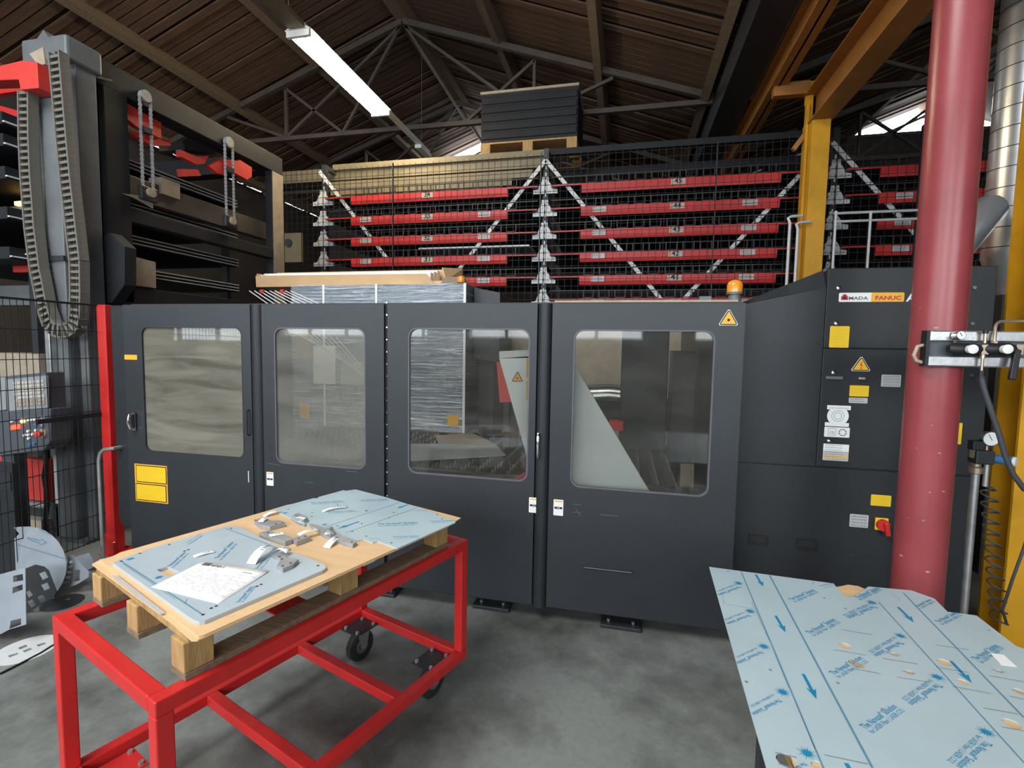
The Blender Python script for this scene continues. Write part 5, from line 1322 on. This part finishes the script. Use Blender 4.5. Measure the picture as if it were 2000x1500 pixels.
part('machined_block', [(275, 745), (325, 670), (400, 675), (470, 690), (420, 735), (330, 775)], zA1, .014, 'grey machined block lying on the plate with square cut-out', holes=((330, 750), (398, 725), (320, 690)))
part('machined_block', [(235, 660), (300, 640), (370, 665), (315, 690)], zA1, .010, 'small grey machined block under the large curled slip', holes=((300, 668),))
# plastic bags
def bag(pts, z, lb):
    P = [pz(*c6(*p), z) for p in pts]; c = sum(P, V()) / len(P); mb = MB(); n_ = len(P); rn = random.Random(len(lb))
    ring2 = [c + (p - c) * .55 + EZ * rn.uniform(.012, .024) for p in P]
    mb.v = P + ring2 + [c + EZ * .022, c]; 
    for i in range(n_):
        j = (i + 1) % n_; mb.f += [(i, j, n_ + j, n_ + i), (n_ + i, n_ + j, 2 * n_), (j, i, 2 * n_ + 1)]
    o = mb.build('plastic_bag', 'plastic_bag'); tag(o, lb, 'plastic bag'); return o
bag([(395, 335), (410, 308), (470, 312), (560, 330), (572, 362), (525, 405), (470, 385)], ZS + .001, 'crumpled clear plastic bag at the corner of the stepped sheet')
bag([(690, 470), (700, 430), (790, 432), (800, 470), (750, 500)], ZS + .015, 'small crumpled clear plastic bag on the link bar')
# curled paper slips
def slip(a, b, w, arch, lb, z=ZS, fr=c6, skew=0):
    A_, B_ = pz(*fr(*a), z + .0015), pz(*fr(*b), z + .0015); d = B_ - A_; s_ = V((-d.y, d.x, 0)).normalized() * w / 2; mb = MB(); n_ = 9
    for i in range(n_ + 1):
        t = i / n_; p = A_ + d * t + EZ * (arch * math.sin(math.pi * t) ** .8 if 0 < t < 1 else 0) + EZ * skew * t
        mb.v += [p - s_, p + s_]
    for i in range(n_): mb.f.append((2 * i, 2 * i + 2, 2 * i + 3, 2 * i + 1))
    o = mb.build('paper_slip', 'paper', flat=True, smooth=True); tag(o, lb, 'label slip', 'white paper slips on the cart')
    so = o.modifiers.new('thick', 'SOLIDIFY'); so.thickness = .0005
    m2_ = MB()
    for k in range(4):
        t = .38 + k * .10; p = A_ + d * t + EZ * (arch * math.sin(math.pi * t) ** .8 + .0012 + skew * t); m2_.add([p - s_ * .5, p + d * .035 - s_ * .5, p + d * .035 + s_ * (.1 + .12 * k), p + s_ * (.1 + .12 * k)], [(0, 1, 2, 3)])
    m2_.build('slip_print', 'ink_grey', o)
    return o
slip((160, 312), (335, 270), .026, .012, 'white curled slip arching over the far small block')
slip((130, 360), (200, 320), .024, .004, 'white slip stuck on the far small block', ZS + .019)
slip((210, 480), (340, 455), .030, .0, 'flat white label on the larger machined block', ZS + .019)
slip((465, 475), (650, 428), .024, .008, 'white slip resting on the block with two bores', ZS + .018)
slip((680, 268), (905, 230), .024, .010, 'white curled slip lying on the stepped film sheet', ZS + TB)
slip((460, 320), (530, 330), .022, .004, 'small white label inside the crumpled bag', ZS + .020)
slip((715, 590), (855, 500), .030, .014, 'white curled slip over the end of the link bar')
slip((700, 465), (770, 455), .024, .002, 'small white label on the link bar', ZS + .018)
slip((45, 735), (270, 600), .034, .030, 'large arching white slip on the plate with cut-out', zA1)
slip((270, 610), (380, 625), .030, .012, 'white slip end beside the large arching slip', zA1 + .012)
slip((930, 690), (1125, 640), .024, .004, 'white wavy slip lying alone on the plate with cut-out', zA1, c5)
# tag hanging under the liner edge
p = pz(710, 1106, ZK - .04)
tag(MB().prism([p, p + d1_ * .055, p + d1_ * .05 + EZ * .035, p + EZ * .04], d2_ * .0008).build('hanging_tag', 'paper'), 'white tag hanging under the cardboard edge beside the middle block', 'tag')
# document
zD = zA1 + .0012
dc = [pz(*c5(*p), zD) for p in ((540, 968), (1010, 735), (1620, 826), (1150, 1122))]
mb = MB(); n_ = 8
for i in range(n_ + 1):
    for j in range(n_ + 1):
        s_, t = i / n_, j / n_; p = dc[0].lerp(dc[1], s_).lerp(dc[3].lerp(dc[2], s_), t)
        mb.v.append(p + EZ * (.002 * (s_ ** 3) * (t ** 2) + .002 * math.sin(3.1 * t) * s_))
for i in range(n_):
    for j in range(n_): k = i * (n_ + 1) + j; mb.f.append((k, k + 1, k + n_ + 2, k + n_ + 1))
doc = mb.build('document', 'paper', flat=True, smooth=True); tag(doc, 'white printed work order sheet lying on the plate with cut-out', 'document')
so = doc.modifiers.new('thick', 'SOLIDIFY'); so.thickness = .0004
# printing: reading direction runs dc[1]->dc[2]; u along it, v downwards to dc[0]
def dp(u, v): 
    s_, t = 1 - v, u; p = dc[0].lerp(dc[1], s_).lerp(dc[3].lerp(dc[2], s_), t); return p + EZ * (.002 * (s_ ** 3) * (t ** 2) + .002 * math.sin(3.1 * t) * s_ + .0010)
mb = MB(); mb.add([dp(.07, .13), dp(.19, .13), dp(.19, .03), dp(.07, .03)], [(0, 1, 2, 3)]); mb.build('document_logo', 'ink_grey', doc)
mb = MB(); text(mb, '4732-1', dp(.21, .13), dp(.40, .13), EZ, .9, .02); mb.build('document_number', 'ink_black', doc)
mb = MB(); rn = random.Random(3)
for r_ in range(15):
    v = .2 + r_ * .045; u = .06 + rn.uniform(0, .05)
    while u < .9:
        l = rn.uniform(.02, .09)
        if rn.random() < .5: mb.add([dp(u, v), dp(u + l, v), dp(u + l, v - .006), dp(u, v - .006)], [(0, 1, 2, 3)])
        u += l + .03
mb.add([dp(.72, .17), dp(.86, .17), dp(.86, .15), dp(.72, .15)], [(0, 1, 2, 3)])
mb.build('document_print', 'ink_soft', doc)

# ================================================================== right: big film-covered sheet on a table
ZQ = .80; TQ = .003
def c7(x, y): return (1400 + x / 2.5, 900 + y / 2.5)
far_ = [(1385, 1107), (1628, 1139.5), (1641, 1156), (1651, 1165), (1661, 1167), (1672, 1163), (1696, 1145.5), (1780, 1153), (1825, 1169), (1851, 1195), (1880, 1198.5), (1907, 1202), (1985, 1262)]
W3 = [pz(x, y, ZQ) for x, y in far_]
fr_ = W3[-1]; near_l = pz(1497, 1500, ZQ)
dirl = (near_l - W3[0]).normalized(); end_l = W3[0] + dirl * 1.35
outQ = W3 + [V((1.55, 1.25, ZQ)), V((1.55, end_l.y - .05, ZQ)), end_l]
circ = []
def hole(px, r, sq=1): 
    c = pz(*c7(*px), ZQ); return [c + V((r * math.cos(k * .5236), r * sq * math.sin(k * .5236), 0)) for k in range(12)]
HQ = [hole((627, 903), .0155), hole((684, 990), .0185), hole((865, 945), .010), hole((937, 1033), .010), hole((1112, 984), .016), hole((1200, 1079), .012), hole((1376, 1026), .008), hole((1475, 1126), .012), hole((1440, 1284), .0165), hole((340, 1462), .019), hole((492, 1487), .012)]
plQ = MB().plate([p - EZ * TQ for p in outQ], [[p - EZ * TQ for p in h] for h in HQ], (0, 0, TQ)).build('film_sheet', 'film')
tag(plQ, 'large pale blue film-covered sheet with arrows and holes on the right table', 'sheet metal')
q7 = lambda p: pz(*c7(*p), ZQ); PAR[0] = plQ
mb = MB()
for a, b, w in (((118, 540), (520, 1500), .0035), ((258, 560), (760, 1500), .005), ((790, 690), (1500, 1475), .0035), ((910, 645), (1500, 1255), .0045), ((170, 690), (262, 890), .0015), ((282, 940), (352, 1110), .0015), ((385, 1180), (480, 1410), .0015), ((20, 640), (38, 700), .001), ((38, 700), (180, 722), .001), ((850, 640), (900, 690), .001)):
    strip(mb, q7(a), q7(b), w, zz)
mb = MB()
for a, b, w in (((190, 556), (226, 614), .011), ((287, 757), (335, 838), .011), ((422, 1042), (487, 1165), .011), ((885, 715), (962, 790), .012), ((1142, 978), (1245, 1086), .012), ((632, 1478), (700, 1600), .012)): arrow(mb, q7(a), q7(b), w, zz)
for a, b, a2, b2 in (((728, 1312), (884, 1203), (762, 1333), (920, 1222)), ((455, 846), (584, 778), (478, 858), (606, 790)), ((365, 682), (482, 634), (385, 692), (500, 642)), ((572, 1046), (715, 965), (598, 1062), (742, 982)), ((690, 672), (796, 624), (704, 682), (812, 630)), ((1085, 790), (1180, 744), (1105, 802), (1200, 755)), ((1272, 975), (1380, 905), (1300, 990), (1405, 915)), ((980, 715), (1050, 680), (1000, 722), (1065, 688)), ((505, 612), (570, 600), (525, 622), (575, 608)),
        ((762, 706), (632, 762), (744, 692), (612, 752)), ((890, 880), (762, 946), (862, 858), (738, 930)), ((1072, 1085), (930, 1180), (1036, 1065), (900, 1160)), ((1308, 1365), (1166, 1486), (1270, 1335), (1122, 1462)), ((108, 612), (2, 652), (90, 602), (0, 634)), ((156, 750), (45, 792), (128, 738), (36, 774)), ((214, 928), (92, 984), (190, 912), (94, 956)), ((302, 1162), (168, 1232), (272, 1138), (162, 1196)), ((425, 1470), (300, 1540), (390, 1490), (280, 1530))):
    block(mb, c7(*a), c7(*b), c7(*a2), c7(*b2), ZQ + zz)
for p in ((105, 598), (163, 735), (230, 907), (322, 1130), (440, 1428), (757, 692), (897, 855), (1077, 1057), (1315, 1326)): sun(mb, q7(p), .021, zz)
mb = MB()
for a, b in (((608, 825), (758, 850)), ((568, 923), (730, 950)), ((810, 965), (980, 993)), ((650, 1012), (797, 1040)), ((880, 1057), (1040, 1082)), ((1068, 900), (1230, 923)), ((1070, 1008), (1232, 1035)), ((1150, 1102), (1338, 1137)), ((1328, 1050), (1500, 1080)), ((1303, 1208), (1470, 1237)), ((1390, 1300), (1500, 1320)), ((525, 1437), (740, 1482)), ((1430, 1150), (1500, 1165)), ((832, 937), (900, 950)), ((900, 1026), (972, 1040)), ((1340, 1018), (1410, 1034)), ((1440, 1118), (1500, 1134)), ((285, 1425), (390, 1450)), ((300, 1480), (370, 1500))):
    strip(mb, q7(a), q7(b), .0022, zz, 'laser_cut', 'cut_steel')
for p in ((55, 540), (470, 596), (145, 1080), (262, 1022), (592, 1086), (810, 1215), (1330, 828), (1047, 698), (1418, 988), (525, 670), (628, 722)):
    bore(q7(p), .0042, 'drill_hole', 'cut_steel')
lp = [q7(p) + EZ * .0008 for p in ((1335, 940), (1402, 950), (1466, 1009), (1390, 1000))]
tag(MB().prism(lp, (0, 0, .0006)).build('paper_label', 'paper'), 'small white paper label stuck on the big film-covered sheet', 'label')
# liner, second sheet, pallet and table underneath
zc = ZQ - TQ - .006
lin = [W3[0] + V((.06, -.05, 0)), W3[1] + V((-.05, -.045, 0)), W3[1] + V((.015, -.01, 0)), W3[1] + V((.05, .012, 0)), W3[6] + V((-.03, .004, 0)), W3[6] + V((.01, -.045, 0)), W3[7] + V((-.02, -.05, 0)), W3[8] + V((-.05, -.06, 0)), W3[9] + V((-.07, -.06, 0)), W3[11] + V((-.05, -.06, 0)), W3[12] + V((-.05, -.06, 0)), V((1.48, 1.15, 0)), V((1.48, .72, 0)), V((end_l.x + .06, .72, 0))]
o = MB().plate([V((p.x, p.y, zc)) for p in lin], [], (0, 0, .005)).build('cardboard_sheet', 'cardboard')
tag(o, 'tan cardboard liner showing through the holes of the big sheet', 'cardboard')
wp = thing('wooden_pallet', 'weathered wooden pallet under the big film-covered sheet on the right', 'pallet', (.9, 1.3, .40))
zz0 = zc - .001
for k in range(6):
    y = .62 + k * .205; x1_ = 1.40 if y < 1.0 else .98
    MB().box(.40, x1_, y, y + .14, zz0 - .02, zz0).build('deck_board', 'wood', wp, bevel=.002)
for x in (.40, .66, .88):
    MB().box(x, x + .09, .62, 1.76, zz0 - .04, zz0 - .02).build('stringer_board', 'wood', wp)
    for y in (.64, 1.18, 1.66): MB().box(x, x + .09, y, y + .10, zz0 - .12, zz0 - .04).build('block', 'wood', wp)
    MB().box(x, x + .09, .62, 1.76, zz0 - .14, zz0 - .12).build('bottom_board', 'wood', wp)
tb = thing('work_table', 'dark steel work table carrying the pallet and the big sheet', 'table', (.85, 1.3, 0))
zt2 = zz0 - .14
MB().box(.45, .98, .66, 1.72, zt2 - .05, zt2).build('table_top', 'dark_steel', tb)
for x in (.47, .92):
    for y in (.68, 1.65): MB().box(x, x + .05, y, y + .05, 0, zt2 - .05).build('leg', 'dark_steel', tb)

# ================================================================== scrap plates leaning on the left
def leaner(pts, base_y, lean, t, mt, lb, holes=(), name='scrap_plate', bz=None):
    n = V((0, -1, lean)).normalized(); p0 = V((0, base_y, 0))
    f_ = lambda p: pp(p[0], p[1], p0, n)
    P = [f_(p) for p in pts]; mz = min(p.z for p in P)
    up2 = V((0, lean, 1)).normalized()
    sh_ = -mz / up2.z
    H2 = [[f_(p) + up2 * sh_ for p in h] for h in holes]
    o = MB().plate([p + up2 * sh_ for p in P], H2, -n * t).build(name, mt); tag(o, lb, 'scrap plate', None); return o
def c9(x, y): return (x / 4.6875, 1000 + y / 4.6875)
def c9s(l): return [c9(*p) for p in l]
# dark cabinet edge that they lean on
bx_ = thing('cabinet_front', 'black metal cabinet front standing behind the leaning scrap plates', 'screen', (-3.6, 2.35, 0))
xq = py(31, 1050, 2.42).x; zq = py(15, 905, 2.42).z
MB().box(xq - .35, xq, 2.42, 2.455, .0, zq).build('panel_sheet', 'machine_b', bx_, bevel=.006)
MB().box(xq - .34, xq - .01, 2.414, 2.42, zq - .18, zq - .06).build('panel_inset', 'dark_steel', bx_)
arc = []
for k in range(15):
    a = R(100 - k * 12.5); arc.append((250 + 360 * math.cos(a), 480 - 360 * math.sin(a)))
disc_pts = [(128, 130), (185, 122)] + [p for p in arc if p[0] > 200 and p[1] < 780] + [(500, 785), (300, 700), (150, 560), (133, 235), (178, 185)]
o = leaner(c9s(disc_pts), 2.26, .25, .003, 'film_shaded', 'large rounded film-covered offcut with an outlined arrow leaning at the left')
def on_leaner(o, base_y, lean, pairs, mt, name, w=.003):
    n = V((0, -1, lean)).normalized(); p0 = V((0, base_y, 0)) + n * .004; mb = MB()
    for a, b in pairs:
        A_, B_ = pp(*c9(*a), p0, n), pp(*c9(*b), p0, n); mb.bar(A_, B_, w, .0006, n)
    mb.build(name, mt, o)
on_leaner(o, 2.26, .25, (((250, 230), (370, 265)), ((250, 245), (360, 285)), ((370, 245), (425, 280)), ((425, 280), (360, 300)), ((250, 230), (250, 245))), 'ink_line', 'outlined_arrow')
on_leaner(o, 2.26, .25, (((150, 295), (608, 432)), ((360, 165), (480, 215))), 'ink_line', 'film_lines')
leaner(c9s([(610, 395), (830, 318), (888, 440), (800, 490), (720, 470), (655, 440)]), 2.60, .35, .003, 'film_shaded', 'plain pale sheet corner with one hole lying behind the scrap pieces')
leaner(c9s([(608, 430), (660, 440), (800, 590), (795, 640), (700, 700), (500, 785), (600, 600)]), 2.32, .4, .003, 'film_shaded', 'triangular offcut with two rows of rectangular windows',
       [c9s(h) for h in (((618, 487), (650, 484), (648, 510), (614, 512)), ((610, 533), (645, 530), (642, 556), (605, 558)), ((600, 580), (640, 577), (636, 603), (596, 606)), ((580, 628), (632, 624), (628, 650), (575, 652)), ((560, 677), (626, 672), (622, 697), (556, 700)), ((672, 572), (718, 570), (714, 670), (664, 676)))])
leaner(c9s([(155, 560), (320, 492), (400, 510), (440, 545), (515, 735), (490, 790), (235, 935), (230, 800), (150, 700)]), 2.10, .25, .003, 'dark_steel', 'dark grey octagonal offcut with punched square windows',
       [c9s(h) for h in (((350, 575), (410, 552), (440, 608), (385, 635)), ((370, 680), (430, 655), (455, 708), (400, 733)), ((335, 790), (395, 765), (418, 825), (360, 850)), ((232, 745), (265, 722), (298, 770), (255, 800)), ((240, 835), (290, 808), (325, 860), (280, 890)))])
leaner([(-30, 1156), c9(0, 700), c9(222, 642), c9(230, 1165), c9(75, 1210), c9(0, 1250), (-30, 1275)], 1.86, .10, .003, 'film_shaded', 'upright pale plate with rectangular windows leaning at the picture edge',
       [c9s(h) for h in (((112, 720), (200, 700), (205, 760), (112, 775)), ((108, 825), (198, 795), (200, 845), (104, 880)), ((90, 1130), (185, 1108), (185, 1165), (75, 1205)))])
# discs on the floor
def floor_disc(c, rx, holes, mt, lb, z=.0):
    C_ = pz(*c, z + .004); E_ = pz(c[0] + rx, c[1], z + .004); r_ = (E_ - C_).length
    out = [C_ + V((r_ * math.cos(k * .1963), r_ * math.sin(k * .1963), -.003)) for k in range(32)]
    hs = [[pz(*c9(*p), z + .004) - EZ * .003 for p in h] for h in holes]
    o = MB().plate(out, hs, (0, 0, .003)).build('floor_disc', mt); tag(o, lb, 'scrap plate'); return o
floor_disc((52, 1268), 50, (((165, 1243), (240, 1212), (258, 1228), (185, 1258)), ((205, 1272), (280, 1240), (300, 1255), (225, 1285)), ((75, 1312), (160, 1285), (175, 1300), (85, 1332)), ((335, 1215), (410, 1190), (425, 1205), (350, 1232))), 'white_zinc', 'pale round disc with rectangular slots lying flat on the floor')
floor_disc((122, 1176), 34, (((600, 790), (640, 785), (640, 800), (600, 805)),), 'dark_steel', 'dark round disc lying on the floor beside the triangular offcut')
# cable lying on the floor
tag(MB().tube([pz(0, 1316, .006), pz(40, 1296, .006), pz(80, 1275, .006), pz(115, 1253, .006), pz(150, 1246, .006)], .005, 6).build('floor_cable', 'black', smooth=True), 'thin black cable on the floor past the slotted disc', 'cable')
